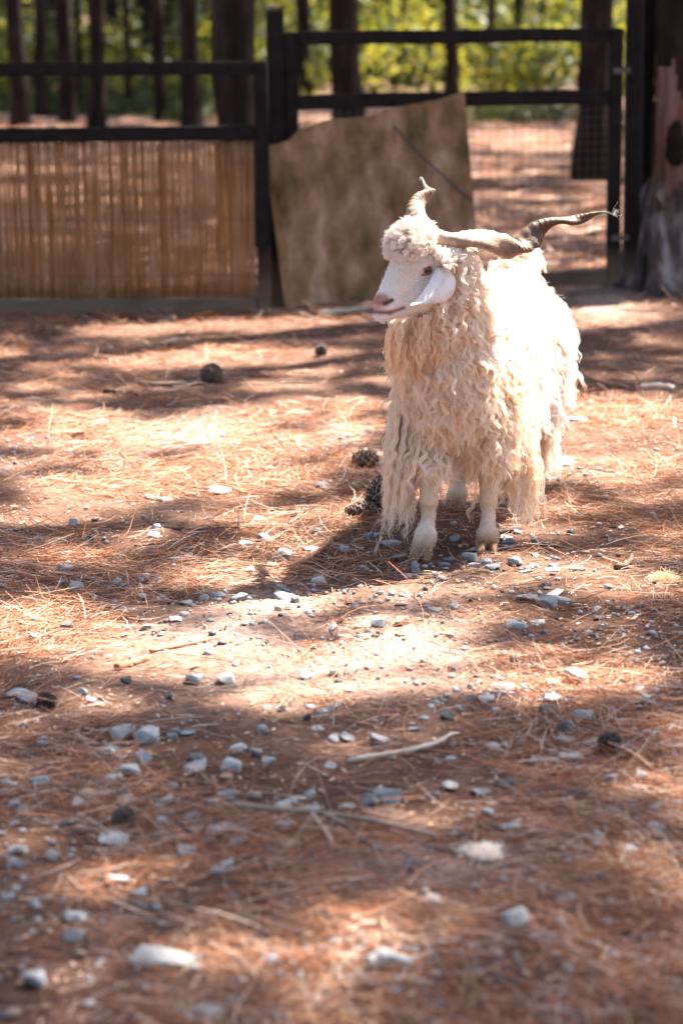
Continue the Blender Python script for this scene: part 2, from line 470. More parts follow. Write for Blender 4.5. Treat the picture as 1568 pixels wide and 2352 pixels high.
def fpt(s, z, off=0.0):                                # s metres along the fence from the frame's left edge
    p = gl0 + fdir * s + fn * off; return np.array([p[0], p[1], z])
s_of = lambda u, v: float(np.dot(on_plane(u, v, gl0, gl1) - gl0, fdir))
s_post = s_of(604, 450)
z_top, z_mid, z_bot = (fz(300, 158) + 0, fz(300, 307), fz(300, 702))
dz = lambda u, v0, v1: fz(u, v0) - fz(u, v1)
for s0, s1 in ((-2.5, s_post - 0.033),):
    beam('top_rail', fpt(s0, z_top), fpt(s1, z_top), 0.05, 0.062, tim, fence, wob=0.009)
    beam('middle_rail', fpt(s0, z_mid), fpt(s1, z_mid), 0.05, 0.070, tim, fence, wob=0.009)
    beam('bottom_rail', fpt(s0, z_bot), fpt(s1, z_bot), 0.06, 0.075, tim, fence, wob=0.009)
beam('post', fpt(s_post, -0.1, 0.003), fpt(s_post, z_top + 0.03, 0.003), 0.064, 0.064, tim, fence, up=fn, wob=0.003)
beam('post', fpt(-1.6, -0.1, 0.003), fpt(-1.6, z_top + 0.03, 0.003), 0.064, 0.075, tim, fence, up=fn, wob=0.003)
# reed screen: every cane is a piece of its own
screen = empty('reed_screen', fpt(0.6, z_bot)); link_parent = fence
screen.parent = fence; screen.matrix_parent_inverse = Matrix.Translation(-world_loc(fence))
hreed = (z_mid - 0.036) - (z_bot + 0.038)
reed_me = []
for k in range(6):
    n = 9
    zz = np.linspace(0, hreed, n)
    bend = np.cumsum((rng.random((n, 2)) - 0.5) * 0.004, axis=0)
    rr = np.full(n, 0.0037 + 0.0007 * rng.random())
    rr[[2, 5]] *= 1.22
    pts = np.stack([bend[:, 0], bend[:, 1] * 0.6, zz], 1)
    reed_me.append(sweep(pts, rr, sides=6, mat=MATS['reed_cane'], name='reed'))
s = -0.72
nreed = 0
while s < s_post - 0.037:
    o = bpy.data.objects.new('reed', reed_me[rng.integers(6)])
    o.location = fpt(s, z_bot + 0.039 - 0.0, 0.004 * (rng.random() - 0.5))
    o.rotation_euler = ((rng.random() - .5) * 0.010, (rng.random() - .5) * 0.008, rng.random() * 6)
    o.scale = (1, 1, 1 - 0.012 * rng.random())
    link(o, screen)
    s += 0.0071 + 0.0006 * rng.random() + (0.002 if rng.random() < 0.05 else 0)
    nreed += 1
for zf in (0.14, 0.5, 0.86):
    z = z_bot + 0.038 + hreed * zf
    pts = [fpt(s_, z + 0.003 * math.sin(s_ * 40), 0.010) for s_ in np.linspace(-0.72, s_post - 0.04, 40)]
    obj('binding_wire', sweep(pts, 0.0012, 4, MATS['wire'], 'binding_wire'), screen)

# the gate between its posts
gdir = gg1 - gg0; gdir[2] = 0; glen = np.linalg.norm(gdir); gdir /= glen
gn = np.array([gdir[1], -gdir[0], 0.0])
gbase = gg0.copy()
def gpt(s, z, off=0.0):
    p = gbase + gdir * s + gn * off; return np.array([p[0], p[1], z])
g_of = lambda u, v: on_plane(u, v, gg0, gg1)
gs = lambda u, v: float(np.dot(g_of(u, v) - gbase, gdir))
gzv = lambda u, v: float(g_of(u, v)[2])
gate = empty('timber_gate', gpt(glen / 2, 0))
tag(gate, 'dark timber gate with open upper rails and wire mesh below', 'gate')
sl, sr = gs(667, 200), gs(1410, 300)
zt, zm, zb = gzv(1040, 83), gzv(1200, 225), gzv(1330, 638)
beam('stile', gpt(sl, zb - 0.03, .004), gpt(sl, zt + 0.03, .004), 0.062, 0.05, tim, gate, up=gn, wob=0.003)
beam('stile', gpt(sr, zb - 0.03, .004), gpt(sr, zt + 0.03, .004), 0.066, 0.05, tim, gate, up=gn, wob=0.003)
beam('top_rail', gpt(sl + .032, zt), gpt(sr - .034, zt), 0.045, 0.066, tim, gate, wob=0.009)
beam('middle_rail', gpt(sl + .032, zm), gpt(sr - .034, zm), 0.045, 0.072, tim, gate, wob=0.009)
beam('bottom_rail', gpt(sl + .032, zb), gpt(sr - .034, zb), 0.045, 0.072, tim, gate, wob=0.009)
wm = bmesh.new()
V_, F_ = [], []
def wire_box(a, b, r):
    a, b = np.array(a), np.array(b); t = b - a; t /= np.linalg.norm(t)
    s1 = np.cross(t, gn); s1 /= np.linalg.norm(s1); base = len(V_)
    for c in (a, b):
        for k in range(3):
            th = 2 * math.pi * k / 3
            V_.append(c + r * (math.cos(th) * s1 + math.sin(th) * gn))
    for k in range(3):
        j = (k + 1) % 3; F_.append((base + k, base + j, base + 3 + j, base + 3 + k))
cell = 0.042
for s_ in np.arange(sl + .035, sr - .035, cell): wire_box(gpt(s_, zb + .03, .016), gpt(s_, zm - .03, .016), 0.0013)
for z_ in np.arange(zb + .05, zm - .03, cell): wire_box(gpt(sl + .02, z_, .0185), gpt(sr - .02, z_, .0185), 0.0013)
o = obj('wire_mesh', mesh_np('wire_mesh', V_, F_, MATS['wire']), gate)
for z_ in (zt - 0.18, zb + 0.2):
    beam('hinge_strap', gpt(sr - 0.02, z_, .034), gpt(sr + 0.07, z_, .034), 0.006, 0.03, MATS['wire'], gate, bevel=0.001)
# posts of the gateway
def post(u, v0, v1, w, label, off=0.0, cap=False):
    b = on_plane(u, v1, gg0, gg1, off)
    s_ = float(np.dot(b - gbase, gdir)); z0 = float(gz(b[0], b[1])) - 0.15
    z1 = float(on_plane(u, v0, gg0, gg1, off)[2])
    r = empty('fence_post', gpt(s_, 0, off))
    tag(r, label, 'post')
    beam('shaft', gpt(s_, z0, off), gpt(s_, z1, off), w, 0.066, tim, r, up=gn, wob=0.003)
    beam('cap', gpt(s_, z1 + 0.0005, off), gpt(s_, z1 + 0.018, off), w + 0.012, 0.078, MATS['bark_grey'], r, up=gn, bevel=0.004)
    return s_, z1
post(639, 24, 600, 0.080, 'tall dark post between the reed fence and the gate')
s_a, z_a = post(1446, -60, 640, 0.068, 'tall dark post at the right side of the gate')
s_b, z_b = post(1479, -60, 600, 0.060, 'slim dark post next to the big tree trunk', off=-0.12)
# short run of rail fence right of the gate
rf = empty('side_fence', gpt(s_b + 0.5, 0, -0.12))
tag(rf, 'short dark rail fence running behind the big tree trunk', 'fence')
for v_, h_ in ((34, .07), (208, .05)):
    zz = float(on_plane(1490, v_, gg0, gg1, -0.12)[2])
    beam('rail', gpt(s_b + .036, zz, -0.12), gpt(s_b + 2.4, zz, -0.12), 0.045, h_, tim, rf, wob=0.003)
beam('post', gpt(s_b + 2.44, -0.1, -0.12), gpt(s_b + 2.44, 1.5, -0.12), 0.066, 0.066, tim, rf, up=gn)

# weathered board leaning in front of the gate
bpts = [(648, 699), (607, 338), (640, 330), (663, 322), (684, 301), (712, 288), (742, 279), (768, 271), (800, 272), (842, 267), (868, 262), (884, 250), (920, 244), (962, 237), (1008, 228), (1040, 218), (1066, 213),
        (1072, 290), (1080, 400), (1086, 486), (1092, 560), (1098, 655), (1000, 668), (860, 681), (740, 691)]
bm = bmesh.new()
vs = []
for (u, v) in bpts:
    p = on_plane(u, v, gg0, gg1, 0.06)
    lean = 0.10 * max(0.0, 0.8 - p[2])                       # foot stands a little forward of the gate
    vs.append(bm.verts.new(p + gn * lean))
f = bm.faces.new(vs)
bmesh.ops.triangulate(bm, faces=[f])
bmesh.ops.subdivide_edges(bm, edges=bm.edges, cuts=2, use_grid_fill=True)
bmesh.ops.recalc_face_normals(bm, faces=bm.faces)
ext = bmesh.ops.extrude_face_region(bm, geom=list(bm.faces))
for e in ext['geom']:
    if isinstance(e, bmesh.types.BMVert): e.co -= Vector(gn) * 0.014
bmesh.ops.recalc_face_normals(bm, faces=bm.faces)
me = bpy.data.meshes.new('board'); bm.to_mesh(me); bm.free(); me.materials.append(MATS['weathered_board'])
bc = on_plane(850, 695, gg0, gg1, 0.14)
brd = empty('weathered_board', (bc[0], bc[1], 0))
tag(brd, 'large brown weathered board with ragged top edge covering half the gate', 'board')
obj('sheet', me, brd)
cp = [on_plane(u, v, gg0, gg1, 0.075) + gn * 0.10 * max(0, .8 - on_plane(u, v, gg0, gg1, 0.07)[2]) for (u, v) in ((905, 290), (960, 350), (1030, 415), (1084, 462))]
obj('wire_tie', sweep(catmull(cp, 6), 0.005, 6, MATS['wire'], 'wire_tie'), brd)

# ================================================================== TREES
def limb_pts(a, b, n=5, sag=0.3):
    a, b = np.asarray(a), np.asarray(b)
    t = np.linspace(0, 1, n)[:, None]
    p = a * (1 - t) + b * t
    p[:, 2] += sag * np.sin(t[:, 0] * math.pi)
    return p + (rng.random(p.shape) - .5) * 0.06
TREES = []        # (x, y, root, height, crown base)
def pine(base, width, label, group=None, height=14.0, lean=(0, 0), mat='bark', sides=14, name='pine_tree', flare=1.35):
    root = empty(name, base)
    tag(root, label, 'tree', group)
    n = 16
    zz = np.concatenate([np.linspace(-0.12, 1.2, 8), np.linspace(2.0, height, n - 8)])
    cen = np.stack([base[0] + lean[0] * zz, base[1] + lean[1] * zz, base[2] + zz], 1)
    cen[3:, :2] += np.cumsum((rng.random((n - 3, 2)) - .5) * 0.035, axis=0)
    r = width / 2 * (1 - 0.75 * np.clip(zz, 0, None) / height) * (1 + (flare - 1) * np.exp(-np.clip(zz, 0, None) / 0.22))
    trunk = obj('trunk', sweep(cen, r, sides, MATS[mat], 'trunk', jitter=0.16), root)
    TREES.append([base[0], base[1], root, height, cen])
    return root, cen

# trunks the photograph shows: left edge, right edge, pixel row they stand on, lean
left_tr = [(-26, 2, 26, 0), (26, 70, 292, 0), (84, 113, 268, 0.004), (137, 176, 282, -0.010), (178, 192, 262, 0), (202, 243, 300, 0), (288, 306, 258, 0.006), (356, 384, 282, -0.010), (418, 464, 296, 0.0)]
for k, (a, b, v, ln) in enumerate(left_tr[1:]):
    g = G((a + b) / 2, v)
    w = (b - a) / FPX * math.hypot(g[1], 1.5)
    ords = ['first', 'second', 'third', 'fourth', 'fifth', 'sixth', 'seventh', 'eighth']
    pine(g, w, 'dark pine trunk beyond the reed fence, %s from the left edge' % ords[k], 'pine trunks beyond the reed fence', lean=(ln, 0), height=13 + 3 * rng.random())
big_l = P(560, 300, 15.2); big_l[2] = gz(big_l[0], big_l[1])
pine(big_l, 108 / FPX * 15.2, 'thick dark pine trunk close behind the tall gate post', None, lean=(0.002, 0), height=15)
gate_tr = [(684, 722, 236, -0.012, 'pine trunk seen through the gate, just right of the tall post'), (764, 836, 300, 0.0, 'thick reddish pine trunk seen through the gate above the board'),
           (917, 936, 200, 0.01, 'slim dark trunk among green shrubs, seen above the board'), (1021, 1055, 250, 0, 'straight pine trunk seen above the right corner of the board'),
           (1117, 1138, 222, 0.004, 'thin pine trunk beyond the gate, left of a pair of slim trunks'), (1178, 1207, 215, -0.004, 'dark pine trunk in the middle of the right half of the gate'),
           (1241, 1254, 196, 0.004, 'thinnest trunk beyond the gate, beside the thick right one'), (1318, 1397, 412, 0, 'thick pine trunk standing in the pen beyond the wire mesh')]
for (a, b, v, ln, lab) in gate_tr:
    g = G((a + b) / 2, v)
    w = (b - a) / FPX * math.hypot(g[1], 1.5)
    pine(g, w, lab, 'pine trunks beyond the gate', lean=(ln, 0), height=13 + 3 * rng.random())
# more trunks far back in the wood
far_tr = [(40, 160), (125, 190), (330, 170), (398, 165), (480, 190), (742, 165), (888, 150), (985, 160), (1085, 150), (1160, 140), (1290, 170), (960, 130), (240, 180), (0, 180)]
far_tr = sorted(far_tr + [(265, 195), (340, 200), (395, 190), (62, 205), (860, 170), (1010, 150), (1225, 165)])
ordn = ['first', 'second', 'third', 'fourth', 'fifth', 'sixth', 'seventh', 'eighth', 'ninth', 'tenth', 'eleventh', 'twelfth', 'thirteenth', 'fourteenth', 'fifteenth', 'sixteenth', 'seventeenth', 'eighteenth', 'nineteenth', 'twentieth', 'last']
for k, (u, v) in enumerate(far_tr):
    g = G(u, v)
    pine(g, 0.20 + 0.16 * rng.random(), 'distant slender pine trunk deep in the wood, %s from the left' % ordn[k], 'distant trunks in the wood', height=14, sides=8)

# the big tree at the right edge of the frame
bt = G(1566, 668); bt_y = bt[1]
root = empty('big_pine_tree', bt)
tag(root, 'large pine trunk with torn bark and flared grey roots at the gate', 'tree')
ns, nr = 60, 64
zz = np.concatenate([np.linspace(-0.15, 1.9, 52), np.linspace(2.2, 15, nr - 52)])
th = np.linspace(0, 2 * np.pi, ns, endpoint=False)
V_ = []
for z in zz:
    zc = max(z, 0)
    r0 = 0.168 * (1 - 0.6 * zc / 15) + 0.105 * math.exp(-zc / 0.20) + 0.045 * (1 / (1 + math.exp((zc - 0.45) / 0.05)))
    ridge = (0.5 + 0.5 * np.cos(th * 6 + 1.5 * np.sin(zc * 3))) ** 2
    r = r0 + (0.035 + 0.075 * math.exp(-zc / 0.15)) * ridge * (1.0 if zc < 0.55 else 0.25)
    r = r + 0.045 * (vnoise(th * 4.2, np.full(ns, z * 5.0), 31) - .5) + 0.02 * (vnoise(th * 12, np.full(ns, z * 14.0), 37) - .5)
    V_.append(np.stack([bt[0] + np.cos(th) * r + 0.006 * z, bt[1] + np.sin(th) * r, np.full(ns, bt[2] + z)], 1))
V_ = np.concatenate(V_)
F_ = np.array([(i * ns + j, i * ns + (j + 1) % ns, (i + 1) * ns + (j + 1) % ns, (i + 1) * ns + j) for i in range(nr - 1) for j in range(ns)])
me = mesh_np('trunk', V_, F_, MATS['bark'], True)
me.materials.append(MATS['bark_grey']); me.materials.append(MATS['bark_stripped'])
mi = np.zeros(len(F_), np.int32)
fcz = V_[F_].mean(1)[:, 2] - bt[2]
fth = np.arctan2(V_[F_].mean(1)[:, 1] - bt[1], V_[F_].mean(1)[:, 0] - bt[0])
edge_n = vnoise(fth * 3.3, fcz * 4, 41)
mi[fcz < 0.46 + 0.16 * edge_n] = 1
mi[(fcz > 0.46 + 0.16 * edge_n) & (fcz < 0.98 + 0.2 * edge_n) & (np.abs(fth + 1.9) < 1.1)] = 2
me.polygons.foreach_set('material_index', mi)
obj('trunk', me, root)
# torn lip of bark above the stripped wood
def ellmesh(name, c, r, mat, seg=14, rings=9, rot=None, noise=0.0, seed=0):
    V = []; F = []
    for i in range(rings + 1):
        ph = math.pi * i / rings
        for j in range(seg):
            t = 2 * math.pi * j / seg
            d = np.array([math.sin(ph) * math.cos(t), math.sin(ph) * math.sin(t), math.cos(ph)])
            k = 1 + noise * (float(vnoise(t * 2 + seed, ph * 3 + seed, seed)) - .5) * math.sin(ph)
            p = d * np.asarray(r) * k
            if rot is not None: p = rot @ p
            V.append(np.asarray(c) + p)
    for i in range(rings):
        for j in range(seg):
            k = (j + 1) % seg
            F.append((i * seg + j, (i + 1) * seg + j, (i + 1) * seg + k, i * seg + k))
    return mesh_np(name, V, F, mat, True)
burl = P(1513, 452, bt_y - 0.21)
obj('burl', ellmesh('burl', burl, (0.035, 0.05, 0.075), MATS['bark_grey'], noise=0.9, seed=3), root)
burl = P(1548, 330, bt_y - 0.17)
obj('burl', ellmesh('burl', burl, (0.05, 0.03, 0.11), MATS['bark'], noise=0.9, seed=8), root)
for k, (u, v, l) in enumerate(((1492, 640, .35), (1520, 655, .30), (1470, 655, .5))):
    p0 = P(u + 25, v - 60, bt_y - 0.16); p1 = G(u, v + 14); p2 = p1 + np.array([-0.10, -0.16, -0.03])
    obj('root', sweep(catmull([p0, (p0 + p1) / 2 + np.array([-.02, -.03, -.02]), p1, p2], 5), np.linspace(0.055, 0.018, 16), 9, MATS['bark_grey'], 'root', jitter=0.3), root)
TREES.append([bt[0], bt[1], root, 15.0, np.array([[bt[0], bt[1], 0], [bt[0] + .09, bt[1], 15.0]])])
# pines just outside the frame whose crowns shade the pen
for (x, y, lab) in ((4.9, 13.6, 'tall pine right of the big trunk, beyond the edge of view'), (5.6, 18.5, 'tall pine behind the side fence, beyond the edge of view'), (-5.4, 15.4, 'tall pine behind the reed fence, beyond the edge of view'),
                    (4.6, 24.0, 'tall pine in the far pen, beyond the right edge of view'), (-7.0, 24.0, 'tall pine in the wood, beyond the left edge of view'), (6.4, 8.8, 'tall pine beside the pen, beyond the right edge of view'), (5.4, 4.6, 'tall pine near the photographer, beyond the right edge of view'), (9.2, 12.4, 'tall pine far right of the gate, beyond the edge of view')):
    pine(np.array([x, y, float(gz(x, y))]), 0.34, lab, None, height=15)

# ------------------------------------------------------------------ crowns, opened where the sun reaches the ground
LIT = []
def lit(u, v, ru, rv, w=1.0):
    g = G(u, v); d = g[1]
    g0, g1 = G(u, v - rv), G(u, v + rv)
    LIT.append((g[0], g[1], max(0.10, ru * d / FPX), max(0.09, (g0[1] - g1[1]) / 2), w))
for a in ((330, 757, 165, 16), (385, 826, 140, 28), (620, 825, 220, 24), (235, 996, 190, 26), (330, 1000, 260, 22), (110, 1005, 110, 24), (745, 930, 115, 18), (790, 978, 80, 24), (516, 1066, 92, 20), (335, 1115, 118, 24), (618, 1108, 72, 20),
          (130, 1170, 140, 26), (216, 1286, 95, 16), (1440, 950, 150, 50), (1420, 1062, 170, 40), (1340, 990, 60, 60), (525, 1332, 145, 28), (330, 1490, 185, 62), (470, 1480, 120, 50), (690, 1530, 130, 22), (970, 1512, 210, 44),
          (1328, 1540, 185, 60), (1355, 1305, 155, 32), (1443, 1362, 65, 24), (812, 1295, 48, 20), (660, 1612, 150, 16, .8), (905, 1728, 125, 22, .8), (1525, 1812, 50, 40, .7), (120, 1915, 140, 34, .75), (300, 1800, 90, 28, .6), (880, 2120, 150, 44, .5),
          (1225, 2110, 165, 48, .65), (1375, 722, 70, 36), (640, 745, 200, 12), (1000, 1100, 60, 12), (900, 2232, 70, 24, .6),
          (330, 1060, 430, 110, .72), (1420, 1000, 200, 120, .75), (700, 1490, 560, 105, .72), (1200, 1330, 330, 70, .5), (420, 860, 480, 110, .5),
          (1190, 318, 140, 22), (1180, 455, 110, 12), (1130, 512, 70, 9), (1330, 528, 80, 12), (1220, 590, 120, 10), (1150, 400, 120, 9), (1480, 500, 30, 90), (730, 264, 60, 6)):
    lit(*a)
def world_lit(x, y, z, rx, ry, w=1.0):
    k = z / SUN[2]
    LIT.append((x - SUN[0] * k, y - SUN[1] * k, rx, ry, w))
world_lit(0.46, 6.95, 0.70, 0.32, 0.58, 0.86)      # the goat's back stands in sun
world_lit(0.24, 6.42, 0.92, 0.17, 0.17)      # and so does the top of its head
world_lit(0.52, 6.48, 0.95, 0.22, 0.16)
LIT = np.array(LIT)
def lightness(gx_, gy_):
    """1 where the photograph shows sun on the ground"""
    l = np.zeros(gx_.shape)
    wob = 1.0 * (fbm(gx_ * 3.2, gy_ * 3.2, 61, 3) - .5)
    for (x, y, rx, ry, w) in LIT:
        mg = (0.075 if y > 6.2 else 0.05) if y < 13 else 0.0
        e = np.sqrt(((gx_ - x) / (rx + mg)) ** 2 + ((gy_ - y) / (ry + mg)) ** 2) + wob
        l = np.maximum(l, w * np.clip((1.10 - e) / 0.16, 0, 1))
    holes = 0.85 * np.clip((fbm(gx_ * 4.0, gy_ * 4.0, 67, 2) - 0.66) / 0.08, 0, 1)         # small gaps between the sprays
    l = np.maximum(l, np.where((gy_ < 13) & (gy_ > 4.7), holes, 0))
    inside = (np.abs(gx_) < 0.141 * gy_ + 0.25) & (gy_ > 3.2) & (gy_ < 13)
    rnd = np.clip((fbm(gx_ * 0.75, gy_ * 1.1, 71, 3) - 0.54) / 0.08, 0, 1)
    rnd = np.where((gy_ > 13) & (gx_ < -0.5), np.clip((fbm(gx_ * 0.6, gy_ * 0.7, 79, 3) - 0.66) / 0.05, 0, 1), rnd)
    rnd = np.where((gy_ > 13) & (gx_ >= -0.5), np.clip((fbm(gx_ * 0.45, gy_ * 0.9, 77, 3) - 0.585) / 0.05, 0, 1), rnd)
    return np.where(inside, l, np.maximum(l, rnd))
def tufts(C, size, blades, wid):
    """sprays of needles as thin blades round each centre"""
    n = len(C)
    d = rng.normal(size=(n, blades, 3)); d[:, :, 2] += 0.25
    d /= np.linalg.norm(d, axis=2)[:, :, None]
    L_ = size * (0.6 + 0.6 * rng.random((n, blades, 1)))
    s_ = np.cross(d, rng.normal(size=(n, blades, 3))); s_ /= np.linalg.norm(s_, axis=2)[:, :, None]
    c = C[:, None, :] + d * size * 0.1
    V = np.stack([c - s_ * wid, c + s_ * wid, c + d * L_ + s_ * wid * .3], 2).reshape(-1, 3)
    return V, np.arange(len(V)).reshape(-1, 3)
def shade_points(n, x0, x1, y0, y1, z0, z1, keep):
    x = rng.uniform(x0, x1, n); y = rng.uniform(y0, y1, n)
    l = lightness(x, y)
    ok = (rng.random(n) > l) & keep(x, y)
    x, y = x[ok], y[ok]
    z = rng.uniform(z0, z1, len(x))
    k = z / SUN[2]
    return np.stack([x + SUN[0] * k, y + SUN[1] * k, z], 1)
near_c = shade_points(9800, -4.5, 4.5, 1.5, 13.0, 7.5, 12.5, lambda x, y: np.abs(x) < 0.141 * y + 1.6)
far_c = shade_points(10000, -12, 11, 12.5, 38.0, 8.5, 13.5, lambda x, y: np.abs(x) < 0.18 * y + 2.5)
far2_c = shade_points(3000, -16, -2, 34, 62, 9, 13, lambda x, y: x < -0.035 * y)
tx = np.array([[t[0], t[1]] for t in TREES])
crown_ok = np.array([t[1] < 90 for t in TREES])
parts_of = {}
for C, size, blades, wid in ((near_c, 0.19, 18, 0.022), (far_c, 0.42, 12, 0.045), (far2_c, 0.6, 12, 0.07)):
    d = np.linalg.norm(C[:, None, :2] - tx[None], axis=2); d[:, ~crown_ok] = 1e9
    own = d.argmin(1)
    for k in np.unique(own):
        parts_of.setdefault(int(k), []).append((C[own == k], size, blades, wid))
for k, t in enumerate(TREES):
    lst = parts_of.get(k, [])
    x, y, root, h, cen = t
    topc = np.array([cen[-1][0], cen[-1][1], h])
    own = topc + rng.normal(size=(40, 3)) * np.array([0.8, 0.8, 0.9])        # tip of the crown
    own = own[(rng.random(len(own)) > lightness(own[:, 0] - SUN[0] * own[:, 2] / SUN[2], own[:, 1] - SUN[1] * own[:, 2] / SUN[2]))] if y < 36 else own
    VV, FF, off = [], [], 0
    allC = []
    for (C, size, blades, wid) in lst + [(own, 0.4, 10, 0.04)]:
        if len(C) == 0: continue
        V, F = tufts(C, size, blades, wid); VV.append(V); FF.append(F + off); off += len(V); allC.append(C)
    crown = obj('crown', mesh_np('crown', np.concatenate(VV), np.concatenate(FF), MATS['pine_foliage']), root)
    if allC:
        allC = np.concatenate(allC)
        for c in allC[rng.integers(0, len(allC), 6)]:
            zb_ = max(5.5, min(c[2] - 1.2, h - 1.0))
            b0 = np.array([x + (cen[-1][0] - x) * zb_ / h, y + (cen[-1][1] - y) * zb_ / h, zb_])
            obj('limb', sweep(limb_pts(b0, c), np.linspace(0.035, 0.012, 5), 5, MATS['bark'], 'limb'), root)

# ------------------------------------------------------------------ green undergrowth behind the trunks
def leaf_cloud(centres, radii, per, size, squash=1.0):
    C = np.repeat(np.asarray(centres), per, axis=0); Rr = np.repeat(np.asarray(radii), per)
    d = rng.normal(size=C.shape); d /= np.linalg.norm(d, axis=1)[:, None]
    r = Rr * rng.random(len(C)) ** 0.4
    p = C + d * r[:, None] * np.array([1, 1, squash])
    g = gz(p[:, 0], p[:, 1]); p[:, 2] = np.maximum(p[:, 2], g + 0.02)
    a = rng.normal(size=p.shape); a /= np.linalg.norm(a, axis=1)[:, None]
    b = np.cross(a, rng.normal(size=p.shape)); b /= np.linalg.norm(b, axis=1)[:, None]
    s = (size * (0.6 + 0.8 * rng.random(len(p))))[:, None]
    V = np.stack([p - a * s, p + b * s * .45, p + a * s, p - b * s * .45], 1).reshape(-1, 3)
    return V, np.arange(len(V)).reshape(-1, 4)
cs, rs = [], []
csd, rsd = [], []
for _ in range(620):
    y = rng.uniform(37, 66); x = rng.uniform(-0.2 * y, 0.2 * y)
    r = rng.uniform(0.45, 1.1)
    z0 = float(gz(x, y))
    dk = rng.random() < (0.70 if x < -0.015 * y else 0.48)  # dark leaf colour stands in for shade, more of it on the left
    (csd if dk else cs).append((x, y, z0 + rng.uniform(0.1, 0.5 + 0.05 * (y - 37) * 1.6))); (rsd if dk else rs).append(r)
V, F = leaf_cloud(cs, rs, 110, 0.085)
ug = obj('undergrowth', mesh_np('undergrowth', V, F, MATS['shrub_leaf']))
tag(ug, 'sunlit yellow green undergrowth filling the wood behind the trunks', 'undergrowth', kind='stuff')
V, F = leaf_cloud(csd, rsd, 110, 0.085)
sc_ob = obj('shaded_scrub', mesh_np('shaded_scrub', V, F, MATS['low_plant_leaf']))
tag(sc_ob, 'undergrowth between the far trunks with shade put into its dark leaf colour', 'shaded_scrub', kind='stuff')
cs, rs = [], []
for u, v in [(1080 + 23 * k, 268 + 14 * rng.random()) for k in range(11)] + [(30 * k, 225 + 22 * rng.random()) for k in range(18)] + [(10 + 26 * k, 252 + 30 * rng.random()) for k in range(20)] + [(1500, 300), (1530, 290)]:  # the left-hand clumps are added to darken pale ground
    g = G(u, v); cs.append((g[0], g[1], g[2] + 0.06)); rs.append(0.34 + 0.16 * rng.random())
V, F = leaf_cloud(cs, rs, 150, 0.05, 0.6)
lp = obj('low_plants', mesh_np('low_plants', V, F, MATS['low_plant_leaf']))
tag(lp, 'low dark green plants round the far trunks, added on the left to darken pale ground', 'plants', kind='stuff')


# ================================================================== THE GOAT
def nrm(a): a = np.asarray(a, float); return a / np.linalg.norm(a)
heading = nrm([-0.30, -0.954, 0.0])
gleft = np.array([-heading[1], heading[0], 0.0])         # the goat's left is the viewer's right
poll = P(1000, 572, 6.42)
nose = P(868, 692, 6.33)
e_f = nrm(nose - poll)
e_l = nrm([-e_f[1], e_f[0], 0.0])
if e_l[1] > 0: e_l = -e_l
e_u = nrm(np.cross(e_f, e_l))
if e_u[2] < 0: e_u = -e_u
def M(u, v, l=0.0):
    """point seen at (u, v), l metres left of the middle plane of the head"""
    d = ray(u, v); o = poll + e_l * l
    return CAM + d * (np.dot(o - CAM, e_l) / np.dot(d, e_l))
def hf(p):
    q = np.asarray(p) - poll
    return q @ e_f, q @ e_l, q @ e_u
def HP(f, l, u): return poll + e_f * f + e_l * l + e_u * u

prims = []      # (kind, region, data, k)
def rc(reg, a, b, ra, rb, k=0.03): prims.append(('rc', reg, (np.asarray(a, float), np.asarray(b, float), ra, rb), k))
def el(reg, c, r, R3=None, k=0.03): prims.append(('el', reg, (np.asarray(c, float), np.asarray(r, float), np.eye(3) if R3 is None else np.asarray(R3, float)), k))
Rb = np.stack([heading, gleft, [0, 0, 1]], 1)            # body frame
Rh = np.stack([e_f, e_l, e_u], 1)                        # head frame
def B(f, l, z):                                          # body coordinates: forward of the shoulder, left, height
    return shoulder + heading * f + gleft * l + np.array([0, 0, z])
sh0 = P(1045, 830, 6.62)
shoulder = np.array([sh0[0], sh0[1], 0.0])
# trunk
el('body', B(-0.02, 0.010, 0.575), (0.20, 0.118, 0.175), Rb, 0.05)
el('body', B(-0.30, 0.005, 0.548), (0.30, 0.142, 0.160), Rb, 0.06)
el('rump', B(-0.58, 0.01, 0.535), (0.19, 0.130, 0.148), Rb, 0.05)
el('chest', B(0.08, 0.014, 0.525), (0.115, 0.094, 0.155), Rb, 0.05)
rc('rump', B(-0.60, 0.07, 0.50), B(-0.62, 0.08, 0.33), 0.10, 0.06, 0.06)
rc('rump', B(-0.60, -0.07, 0.50), B(-0.62, -0.08, 0.33), 0.10, 0.06, 0.06)
# neck
rc('neck', B(0.08, -0.01, 0.60), poll + e_f * 0.02 - e_u * 0.05, 0.098, 0.058, 0.04)
rc('neck', B(0.09, 0.0, 0.56), M(968, 690) + np.array([0.02, 0.02, 0]), 0.088, 0.046, 0.04)
# head
el('head', M(968, 598), (0.068, 0.052, 0.056), Rh, 0.025)
rc('head', M(931, 622), M(889, 680), 0.045, 0.0265, 0.025)
el('head', M(882, 698), (0.030, 0.0285, 0.030), Rh, 0.02)
rc('head', M(956, 684), M(888, 716), 0.040, 0.0215, 0.02)
el('head', M(876, 722), (0.022, 0.019, 0.016), Rh, 0.014)
el('head', M(960, 655), (0.060, 0.046, 0.050), Rh, 0.03)
eyeN = M(978, 621, 0.044); ef_, _, eu_ = hf(eyeN)
best = min(np.linspace(-0.2, 1.4, 161), key=lambda a_: abs((e_f * math.cos(a_) + e_u * math.sin(a_))[2] + 0.17))
ca, sa = math.cos(best), math.sin(best)
def EP(h, l, v): return HP(ef_ + h * ca - v * sa, l, eu_ + h * sa + v * ca)      # h towards the nose, v up
Re = np.stack([e_f * ca + e_u * sa, e_l, -e_f * sa + e_u * ca], 1)
